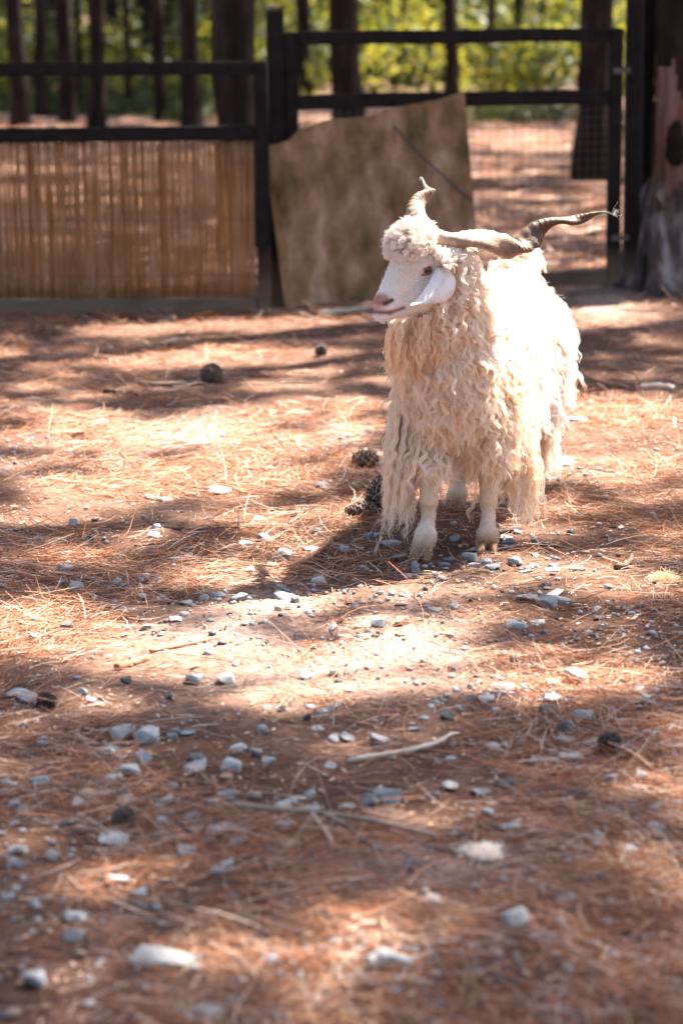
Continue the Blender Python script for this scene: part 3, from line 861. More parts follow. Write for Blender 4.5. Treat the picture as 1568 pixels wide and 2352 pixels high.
for s_ in (1, -1):
    el('head', HP(ef_ - 0.004, s_ * 0.040, eu_ + 0.013), (0.026, 0.013, 0.010), Rh, 0.012)      # brow
    el('head', HP(ef_ + 0.014, s_ * 0.036, eu_ - 0.024), (0.036, 0.012, 0.012), Rh, 0.015)      # cheek bone
# topknot core
el('topknot', M(940, 556, 0.004), (0.038, 0.036, 0.026), Rh, 0.012)
el('topknot', M(962, 545, 0.0), (0.020, 0.024, 0.018), Rh, 0.012)
# fore legs
hoofR, hoofL = G(970, 1288), G(1119, 1268)
hindR, hindL = G(1050, 1168), G(1216, 1150)
def zat(p, z): q = np.array(p); q[2] = z; return q
def foreleg(u0, hoof, side, us):
    d = hoof[1]
    knee = P(us[1], 1150, d + 0.015); fet = P(us[2], 1222, d + 0.012)
    elbow = B(0.03, side * 0.092 + 0.01, 0.36)
    rc('upleg', B(0.0, side * 0.085 + 0.012, 0.48), elbow, 0.075, 0.056, 0.04)
    rc('upleg', elbow, P(us[0], 1075, d + 0.03), 0.056, 0.036, 0.03)
    rc('upleg', P(us[0], 1075, d + 0.03), knee, 0.034, 0.0235, 0.02)
    rc('leg', knee, P(us[1], 1185, d + 0.015), 0.0235, 0.0170, 0.012)
    rc('leg', P(us[1], 1185, d + 0.015), fet, 0.0170, 0.0255, 0.012)
    # fetlock, then two toes
    for t in (-1, 1):
        top = P(us[2] + t * 9, 1226, d + 0.006); bot = hoof + np.array([0, 0.0, 0.0]); bot = P(us[3] + t * 13, us[4] - 20, d - 0.004)
        rc('leg', top, bot, 0.0205, 0.0140, 0.004)
    el('leg', P(us[2] + (10 if side > 0 else 14), 1240, d + 0.028), (0.014, 0.014, 0.022), None, 0.012)
foreleg(0, hoofR, -1, (985, 984, 977, 966, 1290))
foreleg(0, hoofL, 1, (1124, 1121, 1119, 1119, 1271))
# hind legs
def hindleg(hoof, side, u):
    d = hoof[1]
    hock = zat(hoof, 0.27) + np.array([0.02, 0.07, 0])
    rc('rump', B(-0.60, side * 0.09, 0.38), hock, 0.060, 0.034, 0.04)
    rc('leg', hock, zat(hoof, 0.10) + np.array([0.004, 0.02, 0]), 0.028, 0.021, 0.02)
    rc('leg', zat(hoof, 0.10) + np.array([0.004, 0.02, 0]), zat(hoof, 0.055), 0.021, 0.025, 0.015)
    for t in (-1, 1):
        rc('leg', zat(hoof, 0.06) + np.array([t * .010, 0, 0]), zat(hoof, 0.026) + np.array([t * .014 - .006, -0.012, 0]), 0.020, 0.016, 0.006)
hindleg(hindR, -1, 1050); hindleg(hindL, 1, 1216)
# tail stump
tail0 = P(1172, 628, 7.33)
rc('rump', tail0, tail0 + np.array([0.05, 0.05, 0.05]), 0.035, 0.022, 0.03)

def pdist(pr, X):
    kind, reg, dat, k = pr
    if kind == 'rc':
        a, b, ra, rb = dat; ba = b - a
        t = np.clip(((X - a) @ ba) / (ba @ ba), 0, 1)
        return np.linalg.norm(X - a - t[..., None] * ba, axis=-1) - (ra + (rb - ra) * t)
    c, r, R3 = dat
    qq = (X - c) @ R3
    k0 = np.linalg.norm(qq / r, axis=-1); k1 = np.linalg.norm(qq / (r * r), axis=-1)
    return k0 * (k0 - 1) / np.maximum(k1, 1e-9)
def pbox(pr, mgn):
    kind, reg, dat, k = pr
    if kind == 'rc':
        a, b, ra, rb = dat; r = max(ra, rb) + mgn
        return np.minimum(a, b) - r, np.maximum(a, b) + r
    c, r, R3 = dat; e = np.abs(R3) @ r + mgn
    return c - e, c + e
los, his = zip(*[pbox(p, 0.012) for p in prims])
HGR = 0.0042
LO, HI = np.min(los, 0), np.max(his, 0)
dims = np.ceil((HI - LO) / HGR).astype(int) + 1
SDF = np.full(dims, 0.2, np.float32)
ax = [LO[i] + HGR * np.arange(dims[i]) for i in range(3)]
def region_slices(lo, hi):
    i0 = np.clip(np.floor((lo - LO) / HGR).astype(int), 0, dims - 1); i1 = np.clip(np.ceil((hi - LO) / HGR).astype(int) + 1, 1, dims)
    return tuple(slice(i0[i], i1[i]) for i in range(3))
for pr in prims:
    k = pr[3]
    sl_ = region_slices(*pbox(pr, 0.14))
    X = np.stack(np.meshgrid(ax[0][sl_[0]], ax[1][sl_[1]], ax[2][sl_[2]], indexing='ij'), -1)
    d = pdist(pr, X).astype(np.float32)
    s_ = SDF[sl_]
    h = np.maximum(k - np.abs(s_ - d), 0) / k
    SDF[sl_] = np.minimum(s_, d) - h * h * k * 0.25
def carve(pr, k):
    sl_ = region_slices(*pbox(pr, 0.03))
    X = np.stack(np.meshgrid(ax[0][sl_[0]], ax[1][sl_[1]], ax[2][sl_[2]], indexing='ij'), -1)
    d = -pdist(pr, X).astype(np.float32); s_ = SDF[sl_]
    h = np.maximum(k - np.abs(s_ - d), 0) / k
    SDF[sl_] = np.maximum(s_, d) + h * h * k * 0.25
nst = M(879, 690, 0.018); nf_, _, nu_ = hf(nst)
n0, n1 = hf(M(872, 695)), hf(M(887, 687))
m0 = hf(M(858, 717)); m1 = hf(M(884, 716)); m2 = hf(M(914, 705))
for s_ in (1, -1):
    carve(('rc', '', (HP(n0[0], s_ * 0.0185, n0[2]), HP(n1[0], s_ * 0.0245, n1[2]), 0.0048, 0.0040), 0), 0.003)
    carve(('rc', '', (HP(m0[0], s_ * 0.012, m0[2]), HP(m1[0], s_ * 0.027, m1[2]), 0.0032, 0.0030), 0), 0.004)
    carve(('rc', '', (HP(m1[0], s_ * 0.027, m1[2]), HP(m2[0], s_ * 0.034, m2[2]), 0.0030, 0.0024), 0), 0.004)
    carve(('el', '', (EP(0, s_ * 0.052, 0), np.array([0.013, 0.012, 0.008]), Re), 0), 0.006)

def surface_nets(Fg, org, h):
    S = Fg < 0
    nx, ny, nz = Fg.shape
    c = np.zeros((nx - 1, ny - 1, nz - 1), np.uint8)
    for a in (0, 1):
        for b in (0, 1):
            for d in (0, 1):
                c += S[a:nx - 1 + a, b:ny - 1 + b, d:nz - 1 + d]
    ids = np.argwhere((c > 0) & (c < 8))
    idx = np.full(c.shape, -1, np.int32); idx[tuple(ids.T)] = np.arange(len(ids))
    acc = np.zeros((len(ids), 3)); cnt = np.zeros(len(ids))
    corners = [(a, b, d) for a in (0, 1) for b in (0, 1) for d in (0, 1)]
    val = {cn: Fg[ids[:, 0] + cn[0], ids[:, 1] + cn[1], ids[:, 2] + cn[2]] for cn in corners}
    for cn in corners:
        for axi in range(3):
            if cn[axi]: continue
            c2 = list(cn); c2[axi] = 1; c2 = tuple(c2)
            va, vb = val[cn], val[c2]
            mk = (va < 0) != (vb < 0)
            t = np.where(mk, va / np.where(mk, va - vb, 1), 0)
            p = np.tile(np.array(cn, float), (len(ids), 1)); p[:, axi] = t
            acc[mk] += p[mk]; cnt[mk] += 1
    V = org + h * (ids + acc / cnt[:, None])
    quads = []
    for axi in range(3):
        o1, o2 = (axi + 1) % 3, (axi + 2) % 3
        slA = [slice(None)] * 3; slB = [slice(None)] * 3
        slA[axi] = slice(0, -1); slB[axi] = slice(1, None)
        sA, sB = S[tuple(slA)], S[tuple(slB)]
        e = np.argwhere(sA != sB)
        e = e[(e[:, o1] > 0) & (e[:, o2] > 0) & (e[:, o1] < Fg.shape[o1] - 1) & (e[:, o2] < Fg.shape[o2] - 1)]
        def cell(d1, d2):
            q = e.copy(); q[:, o1] -= d1; q[:, o2] -= d2
            return idx[q[:, 0], q[:, 1], q[:, 2]]
        qd = np.stack([cell(1, 1), cell(0, 1), cell(0, 0), cell(1, 0)], 1)
        fl = ~sA[tuple(e.T)]
        qd[fl] = qd[fl][:, ::-1]
        quads.append(qd)
    return V, np.concatenate(quads)
BV, BF = surface_nets(SDF, LO, HGR)
# relax the skin a little
e_ = np.concatenate([BF[:, [0, 1]], BF[:, [1, 2]], BF[:, [2, 3]], BF[:, [3, 0]]])
for _ in range(3):
    s_ = np.zeros_like(BV); c_ = np.zeros(len(BV))
    for k in range(3): s_[:, k] = np.bincount(e_[:, 0], BV[e_[:, 1], k], len(BV)) + np.bincount(e_[:, 1], BV[e_[:, 0], k], len(BV))
    c_ = np.bincount(e_[:, 0], minlength=len(BV)) + np.bincount(e_[:, 1], minlength=len(BV))
    BV = BV * 0.5 + 0.5 * s_ / c_[:, None]
grad = np.gradient(SDF, HGR)
def sd(X):
    i = np.clip(np.rint((X - LO) / HGR).astype(int), 0, dims - 1)
    return SDF[i[:, 0], i[:, 1], i[:, 2]]
def sdn(X):
    i = np.clip(np.rint((X - LO) / HGR).astype(int), 0, dims - 1)
    g = np.stack([grad[k][i[:, 0], i[:, 1], i[:, 2]] for k in range(3)], 1)
    return g / (np.linalg.norm(g, axis=1)[:, None] + 1e-6)
regs = np.array([p[1] for p in prims])
dd = np.stack([pdist(p, BV) for p in prims], 1)
breg = regs[dd.argmin(1)]
# hide colours: white face, pink nose and lips, darkened cream under the wool
tint = np.tile(np.array([0.70, 0.53, 0.36]), (len(BV), 1))  # skin darkened to stand for the shade between locks
f_, l_, u_ = hf(BV)
isface = (breg == 'head')
tint[isface] = (0.85, 0.82, 0.79)
def blend(mask, c): 
    mask = np.clip(mask, 0, 1)[:, None]
    return tint * (1 - mask) + np.asarray(c) * mask
def gauss(p, r): return np.exp(-(((f_ - p[0]) / r[0]) ** 2 + ((u_ - p[2]) / r[1]) ** 2))
fl_ = isface.astype(float)
tint = blend(fl_ * 0.85 * gauss(hf(M(918, 625)), (0.045, 0.022)), (0.72, 0.56, 0.40))
tint = blend(fl_ * 0.55 * gauss(hf(M(950, 660)), (0.022, 0.03)), (0.70, 0.66, 0.66))  # grey shading of the cheek put into the hide colour
tint = blend(fl_ * 0.6 * gauss(hf(M(945, 640)), (0.02, 0.008)), (0.55, 0.36, 0.28))
tint = blend(fl_ * np.clip(1.5 * gauss(hf(M(868, 688)), (0.019, 0.015)), 0, .9), (0.38, 0.165, 0.11))
tint = blend(fl_ * 0.8 * gauss(hf(M(862, 708)), (0.009, 0.010)), (0.55, 0.32, 0.25))
for a, b in ((m0, m1), (m1, m2)):
    A = np.array([a[0], a[2]]); Bb = np.array([b[0], b[2]]); Q = np.stack([f_, u_], 1); ba = Bb - A
    t = np.clip(((Q - A) @ ba) / (ba @ ba), 0, 1); d = np.linalg.norm(Q - A - t[:, None] * ba, axis=1)
    tint = blend(fl_ * np.exp(-(d / 0.0065) ** 2), (0.26, 0.10, 0.065))
A = np.array([n0[0], n0[2]]); ba = np.array([n1[0], n1[2]]) - A; Q = np.stack([f_, u_], 1)
t = np.clip(((Q - A) @ ba) / (ba @ ba), 0, 1); dn = np.linalg.norm(Q - A - t[:, None] * ba, axis=1) / 0.0062
tint = blend(fl_ * np.exp(-dn ** 4), (0.11, 0.035, 0.025))
eh_ = (f_ - ef_) * ca + (u_ - eu_) * sa; ev_ = -(f_ - ef_) * sa + (u_ - eu_) * ca
de = np.sqrt(((eh_ - 0.004) / 0.025) ** 2 + ((ev_ + 0.001) / 0.014) ** 2)
tint = blend(fl_ * 0.85 * np.exp(-de ** 2), (0.48, 0.24, 0.17))
leg = (breg == 'leg')
tint[leg] = (0.62, 0.45, 0.30)
lz = BV[:, 2]
tint[leg] = (tint * (1 - np.exp(-((lz - 0.09) / 0.035) ** 2)[:, None] * 0.8) + np.array([0.78, 0.70, 0.61]) * (np.exp(-((lz - 0.09) / 0.035) ** 2)[:, None] * 0.8))[leg]
lowz = np.clip((0.058 - BV[:, 2]) / 0.03, 0, 1)[:, None] * leg[:, None]
tint = tint * (1 - lowz) + np.array([0.36, 0.23, 0.14]) * lowz
bme = mesh_np('body', BV, BF, MATS['goat_hide'], True); set_tint(bme, tint)
goat = empty('goat', (shoulder + heading * -0.28) + np.array([0, 0, float(gz(shoulder[0], shoulder[1]))]))
tag(goat, 'cream long haired goat with twisted horns standing in dappled sun', 'goat')
body = obj('body', bme, goat)

# hooves: two claws to each foot
def claw(c, du, r, parent):
    c = np.asarray(c, float)
    V = []; sides = 12
    fw = nrm([du[0], du[1], 0]); sd_ = np.array([-fw[1], fw[0], 0])
    for (z, k, sh) in ((0.030, 0.78, -0.006), (0.022, 0.9, -0.003), (0.010, 1.02, 0.002), (-0.004, 1.10, 0.006)):
        for j in range(sides):
            t = 2 * math.pi * j / sides
            fwd = math.cos(t); 
            V.append(c + fw * (fwd * r * 1.45 * k * (1.15 if fwd > 0 else 0.85) + sh) + sd_ * (math.sin(t) * r * 0.78 * k) + np.array([0, 0, z]))
    F = [(i * sides + j, i * sides + (j + 1) % sides, (i + 1) * sides + (j + 1) % sides, (i + 1) * sides + j) for i in range(3) for j in range(sides)]
    me = bpy.data.meshes.new('hoof')
    me.from_pydata([list(v) for v in V], [], F + [tuple(range(sides)), tuple(range(3 * sides, 4 * sides))])
    for p in me.polygons: p.use_smooth = len(p.vertices) == 4
    me.materials.append(MATS['hoof_horn'])
    return obj('hoof', me, parent)
for hf0, us in ((hoofR, (966, 1290)), (hoofL, (1119, 1271))):
    for t in (-1, 1):
        p = G(us[0] + t * 14, us[1]); claw(p + np.array([0, 0.012, 0.002]), (-0.25 + t * 0.1, -1), 0.0150, goat)
for hf0 in (hindR, hindL):
    for t in (-1, 1):
        claw(hf0 + np.array([t * .015 - .008, -0.012, 0.002]), (-0.4 + t * 0.1, -1), 0.0150, goat)

# eyes
for s_ in (1, -1):
    c = HP(ef_, s_ * 0.0440, eu_)
    ey = obj('eye', ellmesh('eye', c, (0.0150, 0.0105, 0.0112), MATS['eye_amber'], 18, 12, Re), goat)
    look = nrm(e_l * s_ * 0.97 + e_f * 0.14 + np.array([0, -0.12, 0.0]))
    hz = nrm(np.cross([0, 0, 1], look)); Rp = np.stack([hz, look, np.cross(hz, look)], 1)
    obj('pupil', ellmesh('pupil', c + look * 0.0088, (0.0085, 0.0028, 0.0040), MATS['eye_pupil'], 14, 8, Rp), ey)
    lid = []
    for t in np.linspace(0, 2 * math.pi, 25)[:-1]:
        lid.append(EP(0.0145 * math.cos(t) * (1.35 if math.cos(t) > 0 else 1.0), s_ * (0.0520 - 0.005 * abs(math.cos(t)) ** 2), 0.0080 * math.sin(t) + (-0.003 * math.cos(t) if math.cos(t) > 0 else 0)))
    lid.append(lid[0])
    obj('eyelid', sweep(lid, 0.0034, 6, MATS['eyelid'], 'eyelid', cap=False), ey)

# ears: broad hanging leaves
front = [(1000, 616), (990, 636), (979, 656), (966, 675), (953, 691), (941, 701)]
back = [(1022, 613), (1043, 636), (1046, 655), (1040, 677), (1014, 694), (944, 703)]
fr, bk = catmull(front, 3), catmull(back, 3)
for s_ in (1, -1):
    V, ns_ = [], 9
    for i in range(len(fr)):
        t = i / (len(fr) - 1)
        for j in range(ns_):
            w = j / (ns_ - 1)
            uv = fr[i] * (1 - w) + bk[i] * w
            l = 0.070 + 0.020 * math.sin(t * 2.4) - 0.012 * (2 * w - 1) ** 2 + 0.006 * t
            p = M(uv[0], uv[1], l)
            a = hf(p)
            V.append(HP(a[0], s_ * a[1], a[2]))
    F = [(i * ns_ + j, i * ns_ + j + 1, (i + 1) * ns_ + j + 1, (i + 1) * ns_ + j) for i in range(len(fr) - 1) for j in range(ns_ - 1)]
    me = mesh_np('ear', V, F, MATS['ear_skin'], True)
    o = obj('ear', me, goat)
    so = o.modifiers.new('thick', 'SOLIDIFY'); so.thickness = 0.005; so.offset = 0
    sb = o.modifiers.new('soft', 'SUBSURF'); sb.levels = 1; sb.render_levels = 2
    px_ = o

# horns: flattened, keeled, twisting
def horn(name, pts, rad, turns, phase):
    n = len(pts)
    k0 = np.linspace(0, 1, n)
    T = np.linspace(0, 1, (n - 1) * 14 + 1)
    pc = catmull(pts, 14)
    rr = np.interp(T, k0, rad)
    sides = 20
    th = np.linspace(0, 2 * np.pi, sides, endpoint=False)
    def section(t): return 0.60 + 0.70 * max(0.0, math.cos(t)) ** 5 + 0.16 * abs(math.cos(t)) ** 2
    fine = 1 + 0.035 * np.sin(T * 190 + 2 * np.sin(T * 31)) + 0.025 * np.sin(T * 61)
    tw = phase + turns * 2 * np.pi * T ** 1.15
    me = sweep(pc, rr * fine, sides, MATS['horn'], name, section=section, twist=tw)
    C = np.zeros((len(me.vertices), 3))
    pale, brown, dark, tip = np.array([0.44, 0.32, 0.245]), np.array([0.17, 0.095, 0.046]), np.array([0.048, 0.027, 0.0145]), np.array([0.20, 0.22, 0.20])
    for i, t in enumerate(T):
        if t < 0.28: c = pale * (1 - t / 0.28) + (0.55 * pale + 0.45 * brown) * (t / 0.28)
        elif t < 0.55: w = (t - .28) / .27; c = (0.55 * pale + 0.45 * brown) * (1 - w) + (0.4 * brown + 0.6 * dark) * w
        elif t < 0.86: c = 0.35 * brown + 0.65 * dark
        else: w = (t - .86) / .14; c = (0.35 * brown + 0.65 * dark) * (1 - w) + tip * w
        band = 0.82 + 0.36 * vnoise(t * 46, 0.5 + phase, 91)
        C[i * sides:(i + 1) * sides] = c * band * (0.85 + 0.3 * vnoise(th * 2.2, np.full(sides, t * 14), 93))[:, None]
    set_tint(me, np.clip(C, 0, 1))
    return obj(name, me, goat)
ZX = lambda X, Y, d: P(803.9 + X * 0.4212, 373.1 + Y * 0.421, d)
sx_ = 0.4212 * 6.6 / FPX
nh = [(440, 420, 84, 6.41), (520, 425, 74, 6.385), (600, 424, 62, 6.38), (680, 428, 54, 6.40), (750, 446, 54, 6.43), (815, 472, 58, 6.46), (866, 492, 60, 6.49), (910, 455, 60, 6.51), (965, 402, 60, 6.52), (1020, 355, 54, 6.53), (1085, 328, 42, 6.54), (1150, 318, 30, 6.55), (1215, 324, 28, 6.56), (1270, 312, 24, 6.57), (1330, 285, 15, 6.58), (1390, 272, 9, 6.59), (1432, 284, 4, 6.60)]
horn('horn', [ZX(a, b, d) for a, b, c, d in nh], [c * sx_ * 1.0 for a, b, c, d in nh], 1.7, 2.2)
fh = [(455, 385, 40, 6.44), (415, 345, 42, 6.46), (382, 305, 41, 6.49), (372, 262, 38, 6.52), (384, 220, 34, 6.55), (412, 188, 32, 6.58), (420, 160, 26, 6.61), (405, 130, 20, 6.64), (392, 104, 16, 6.66), (388, 82, 6, 6.68)]
horn('horn', [ZX(a, b, d) for a, b, c, d in fh], [c * sx_ * 1.22 for a, b, c, d in fh], 1.3, 0.6)

# ------------------------------------------------------------------ wool
def make_hair(name, PTS, rad, tintv, mat, parent):
    """PTS (strands, points, 3)"""
    n, k, _ = PTS.shape
    hc = bpy.data.hair_curves.new(name)
    hc.add_curves([k] * n)
    hc.attributes['position'].data.foreach_set('vector', PTS.astype(np.float32).ravel())
    a = hc.attributes.get('radius') or hc.attributes.new('radius', 'FLOAT', 'POINT')
    a.data.foreach_set('value', np.broadcast_to(rad, (n, k)).astype(np.float32).ravel())
    t = hc.attributes.new('tint', 'FLOAT', 'CURVE')
    t.data.foreach_set('value', np.asarray(tintv, np.float32))
    hc.materials.append(mat)
    return link(bpy.data.objects.new(name, hc), parent)

def smooth_noise(n, k, amp, freq=3):
    c = rng.normal(size=(n, freq + 1, 3)) * amp
    t = np.linspace(0, freq, k); i = np.minimum(t.astype(int), freq - 1); w = (t - i); w = w * w * (3 - 2 * w)
    return c[:, i] * (1 - w)[None, :, None] + c[:, i + 1] * w[None, :, None]

def locks(roots, normals, length, k=16, strands=16, spread=0.010, tip=0.35, wave=0.006, wl=0.040, frizz=0.0019, lift=0.5, gravity=1.0, lay=None, clear=0.012, stray=0.05):
    """wavy locks that leave the skin along the normal and fall under their weight, kept outside the body"""
    n = len(roots)
    length = np.broadcast_to(length, (n,)).astype(float)
    wave = np.broadcast_to(wave, (n,)).astype(float); wl = np.broadcast_to(wl, (n,)).astype(float)
    seg = (length / (k - 1))[:, None]
    p = roots.copy(); axis = [p.copy()]
    down = np.array([0, 0, -1.0])
    dirv = normals * lift + down * 0.3
    if lay is not None: dirv = dirv + lay
    dirv /= np.linalg.norm(dirv, axis=1)[:, None]
    for s in range(k - 1):
        nn = sdn(p); dist = sd(p)
        g = down - nn * np.minimum(0, (nn @ down))[:, None] * 1.0
        tgt = g * gravity + nn * 0.10
        if lay is not None: tgt = tgt + lay * 0.6
        dirv = dirv * 0.72 + tgt * 0.28
        dirv /= np.linalg.norm(dirv, axis=1)[:, None] + 1e-9
        p = p + dirv * seg
        dist = sd(p); nn = sdn(p)
        want = clear * min(1.0, (s + 1) / 3)
        push = np.clip(want - dist, 0, 0.03)[:, None]
        p = p + nn * push
        p[:, 2] = np.maximum(p[:, 2], 0.012)
        axis.append(p.copy())
    A = np.stack(axis, 1)
    T = np.gradient(A, axis=1); T /= np.linalg.norm(T, axis=2)[:, :, None] + 1e-9
    side = np.cross(T, np.array([0, 0, 1.0]) + 0.3 * rng.normal(size=(n, 1, 3)))
    side /= np.linalg.norm(side, axis=2)[:, :, None] + 1e-9
    out = np.cross(side, T)
    t = np.linspace(0, 1, k)[None, :]
    ph = (6.28 * 2.2 * fbm(roots[:, 0] * 9 + roots[:, 1] * 5, roots[:, 2] * 9, 57, 2) + rng.normal(size=n) * 0.55)[:, None]
    arc = t * length[:, None]
    env = np.clip(t * 2.2, 0, 1)
    w1 = np.sin(ph + 2 * np.pi * arc / wl[:, None]) * env * wave[:, None]
    w2 = np.cos(ph * 1.3 + 2 * np.pi * arc / (wl[:, None] * 1.07)) * env * wave[:, None] * 0.40
    A = A + side * w1[:, :, None] + out * w2[:, :, None]
    # strands of each lock
    m_ = strands
    a = rng.random((n, m_, 1)) * 6.28; r = np.sqrt(rng.random((n, m_, 1))) * spread
    taper = 1 - (1 - tip) * t[None] ** 0.8
    offs = (np.cos(a) * r * taper)[..., None] * side[:, None] + (np.sin(a) * r * taper)[..., None] * out[:, None]
    S = A[:, None] + offs
    S = S.reshape(n * m_, k, 3) + smooth_noise(n * m_, k, frizz, 4) * np.clip(np.linspace(0, 1.6, k), 0, 1)[None, :, None]
    cut = rng.uniform(0.62, 1.0, n * m_)                       # strands end at different lengths
    tt = np.linspace(0, 1, k)[None] * cut[:, None] * (k - 1)
    i0 = np.minimum(tt.astype(int), k - 2); w_ = (tt - i0)[..., None]
    ar = np.arange(n * m_)[:, None]
    S = S[ar, i0] * (1 - w_) + S[ar, i0 + 1] * w_
    st = rng.random(n * m_) < stray
    S[st] += smooth_noise(int(st.sum()), k, 0.012, 3) * np.linspace(0, 1, k)[None, :, None]
    return S

def proj(X):
    q = X - CAM
    z = q @ cF
    return W / 2 + FPX * (q @ cR) / z, H / 2 - FPX * (q @ cU) / z
def bare(c):
    """the near cheek, the face and the place of the hanging ear carry no long wool"""
    u, v = proj(c); f, l, uu = hf(c)
    return ((f > -0.012) & (v < 712 + np.clip((1010 - u) * 0.33, 0, 26)) & (u < 1045) & (breg_near_head(c))).astype(float)
def breg_near_head(c): return np.linalg.norm(c - M(945, 640), axis=1) < 0.17
def face_samples(mask_reg, n, weight=None):
    fr_ = BF[np.isin(breg[BF[:, 0]], mask_reg)]
    c = BV[fr_].mean(1)
    a = np.linalg.norm(np.cross(BV[fr_[:, 2]] - BV[fr_[:, 0]], BV[fr_[:, 3]] - BV[fr_[:, 1]]), axis=1)
    if weight is not None: a = a * weight(c)
    a = a * (1 - 0.985 * bare(c))
    i = rng.choice(len(c), n, p=a / a.sum())
    p = c[i] + (rng.random((n, 3)) - .5) * HGR
    return p, sdn(p)
rad14 = lambda k, r0, r1: np.interp(np.linspace(0, 1, k), [0, 0.6, 1], [r0, r0 * 0.85, r1])
def lock_tint(n_locks, strands, lo=0.0, hi=1.0):  # random tone for each lock, varied a little by strand
    return np.clip(np.repeat(rng.uniform(lo, hi, n_locks), strands) + rng.normal(size=n_locks * strands) * 0.15, 0, 1)

# flanks, back and rump
def bodylocks(name, regions, n, mat, L0, L1, wave, wl, strands, spread=0.011, lift=0.5, clear=0.014, weight=None, tl=(0, 1), k=16, r0=0.00085):
    p, nn = face_samples(regions, n, weight)
    up = np.clip(nn[:, 2], 0, 1)
    L_ = rng.uniform(L0, L1, n) * (1 - 0.35 * up)
    backw = -heading[None] * 0.25 + rng.normal(size=(n, 3)) * 0.34
    lat = gleft[None] * np.sign((p - shoulder) @ gleft)[:, None] * up[:, None] * 0.6
    S = locks(p, nn, L_, k=k, strands=strands, spread=spread, wave=wave * rng.uniform(0.6, 1.3, n), wl=wl * rng.uniform(0.8, 1.25, n), lift=lift, lay=backw + lat, clear=clear)
    make_hair(name, S, rad14(k, r0, r0 * 0.35), lock_tint(n, strands, *tl), mat, goat)
bodylocks('body_fleece', ['body', 'rump'], 5200, MATS['wool_white'], 0.055, 0.090, 0.0075, 0.040, 22, spread=0.0095, lift=0.70, clear=0.013, weight=lambda c: 0.12 + 0.88 * (c[:, 2] > 0.36), r0=0.00048)
bodylocks('chest_fleece', ['chest'], 1700, MATS['wool_cream'], 0.070, 0.115, 0.0082, 0.050, 26, spread=0.0100, lift=0.55, clear=0.012, r0=0.00048)
bodylocks('neck_fleece', ['neck'], 2000, MATS['wool_cream'], 0.060, 0.105, 0.0080, 0.046, 26, spread=0.0095, lift=0.55, clear=0.010, r0=0.00048)
bodylocks('shoulder_fleece', ['upleg'], 900, MATS['wool_cream'], 0.06, 0.10, 0.0075, 0.046, 22, spread=0.0090, lift=0.45, clear=0.009, weight=lambda c: 0.03 + (c[:, 2] > 0.27), r0=0.00048)
# throat: golden wool under the jaw
pt = []
for _ in range(190):
    u0 = rng.uniform(890, 1050); v0 = 706 + max(0, min(34, (1010 - u0) * 0.42)) + 70 * rng.random() ** 1.6
    pt.append(M(u0, v0, rng.uniform(-0.030, 0.042)))
pt = np.array(pt)
S = locks(pt, np.tile(nrm([-0.2, -0.6, -0.3]), (len(pt), 1)), rng.uniform(0.05, 0.11, len(pt)), strands=14, spread=0.009, wave=0.0055, wl=0.05, lift=0.35, clear=0.014)
make_hair('throat_fleece', S, rad14(16, 0.0007, 0.0003), lock_tint(len(pt), 14, 0.25, 1), MATS['wool_gold'], goat)
# curls on the brow
p, nn = face_samples(['topknot'], 480)
S = locks(p, nn, rng.uniform(0.022, 0.042, len(p)), k=26, strands=18, spread=0.006, tip=0.8, wave=0.0052, wl=0.018, frizz=0.0022, lift=1.2, gravity=0.10, clear=0.008, stray=0.0)
make_hair('topknot', S, rad14(26, 0.00045, 0.0003), lock_tint(len(p), 18), MATS['wool_white'], goat)
# tight curls behind the ear
pt = [M(rng.uniform(1046, 1095), rng.uniform(585, 680), 0.030 + 0.02 * rng.random()) for _ in range(110)] + [M(rng.uniform(985, 1050), rng.uniform(572, 600), 0.030 + 0.012 * rng.random()) for _ in range(80)]
pt = np.array(pt)
S = locks(pt, np.tile(nrm(e_l + [0.3, 0, 0]), (len(pt), 1)), rng.uniform(0.02, 0.045, len(pt)), k=22, strands=14, spread=0.006, tip=0.5, wave=0.006, wl=0.018, frizz=0.002, lift=0.6, gravity=0.8, clear=0.025)
make_hair('ear_curls', S, rad14(22, 0.0007, 0.0004), lock_tint(len(pt), 14), MATS['wool_white'], goat)
# long fringes hanging beside the fore legs
def fringe(boxes, name, mat):
    R_, L_ = [], []
    for (u0, u1, v0, v1, d0, d1, e0, e1, n) in boxes:
        for _ in range(n):
            u = rng.uniform(u0, u1); v = rng.uniform(v0, v1); d = rng.uniform(d0, d1)
            p = P(u, v, d); R_.append(p)
            L_.append(max(0.05, p[2] - P(u, rng.uniform(e0, e1), d)[2]))
    R_ = np.array(R_); L_ = np.array(L_)
    nn = nrm([0, -1, 0.1]) * np.ones((len(R_), 1))
    S = locks(R_, nn, L_ * 1.04, k=22, strands=14, spread=0.0085, tip=0.30, wave=0.0085, wl=0.048, frizz=0.0035, lift=0.15, clear=0.004, stray=0.10)
    make_hair(name, S, rad14(22, 0.0008, 0.0003), lock_tint(len(R_), 14), mat, goat)
dR, dL = hoofR[1], hoofL[1]
fringe([(898, 955, 900, 1060, dR + .06, dR + .14, 1130, 1245, 60), (905, 970, 930, 1040, dR + .03, dR + .10, 1090, 1200, 34), (955, 1010, 1000, 1040, dR, dR + .05, 1080, 1140, 24)], 'leg_fringe', MATS['wool_cream'])
fringe([(1160, 1228, 900, 1065, dL + .06, dL + .16, 1130, 1235, 58), (1130, 1200, 930, 1040, dL + .03, dL + .10, 1080, 1180, 34), (1095, 1130, 1000, 1050, dL, dL + .06, 1080, 1130, 20)], 'leg_fringe', MATS['wool_cream'])
fringe([(975, 1120, 1000, 1045, dR + .05, dR + .22, 1050, 1090, 50)], 'belly_fringe', MATS['wool_cream'])
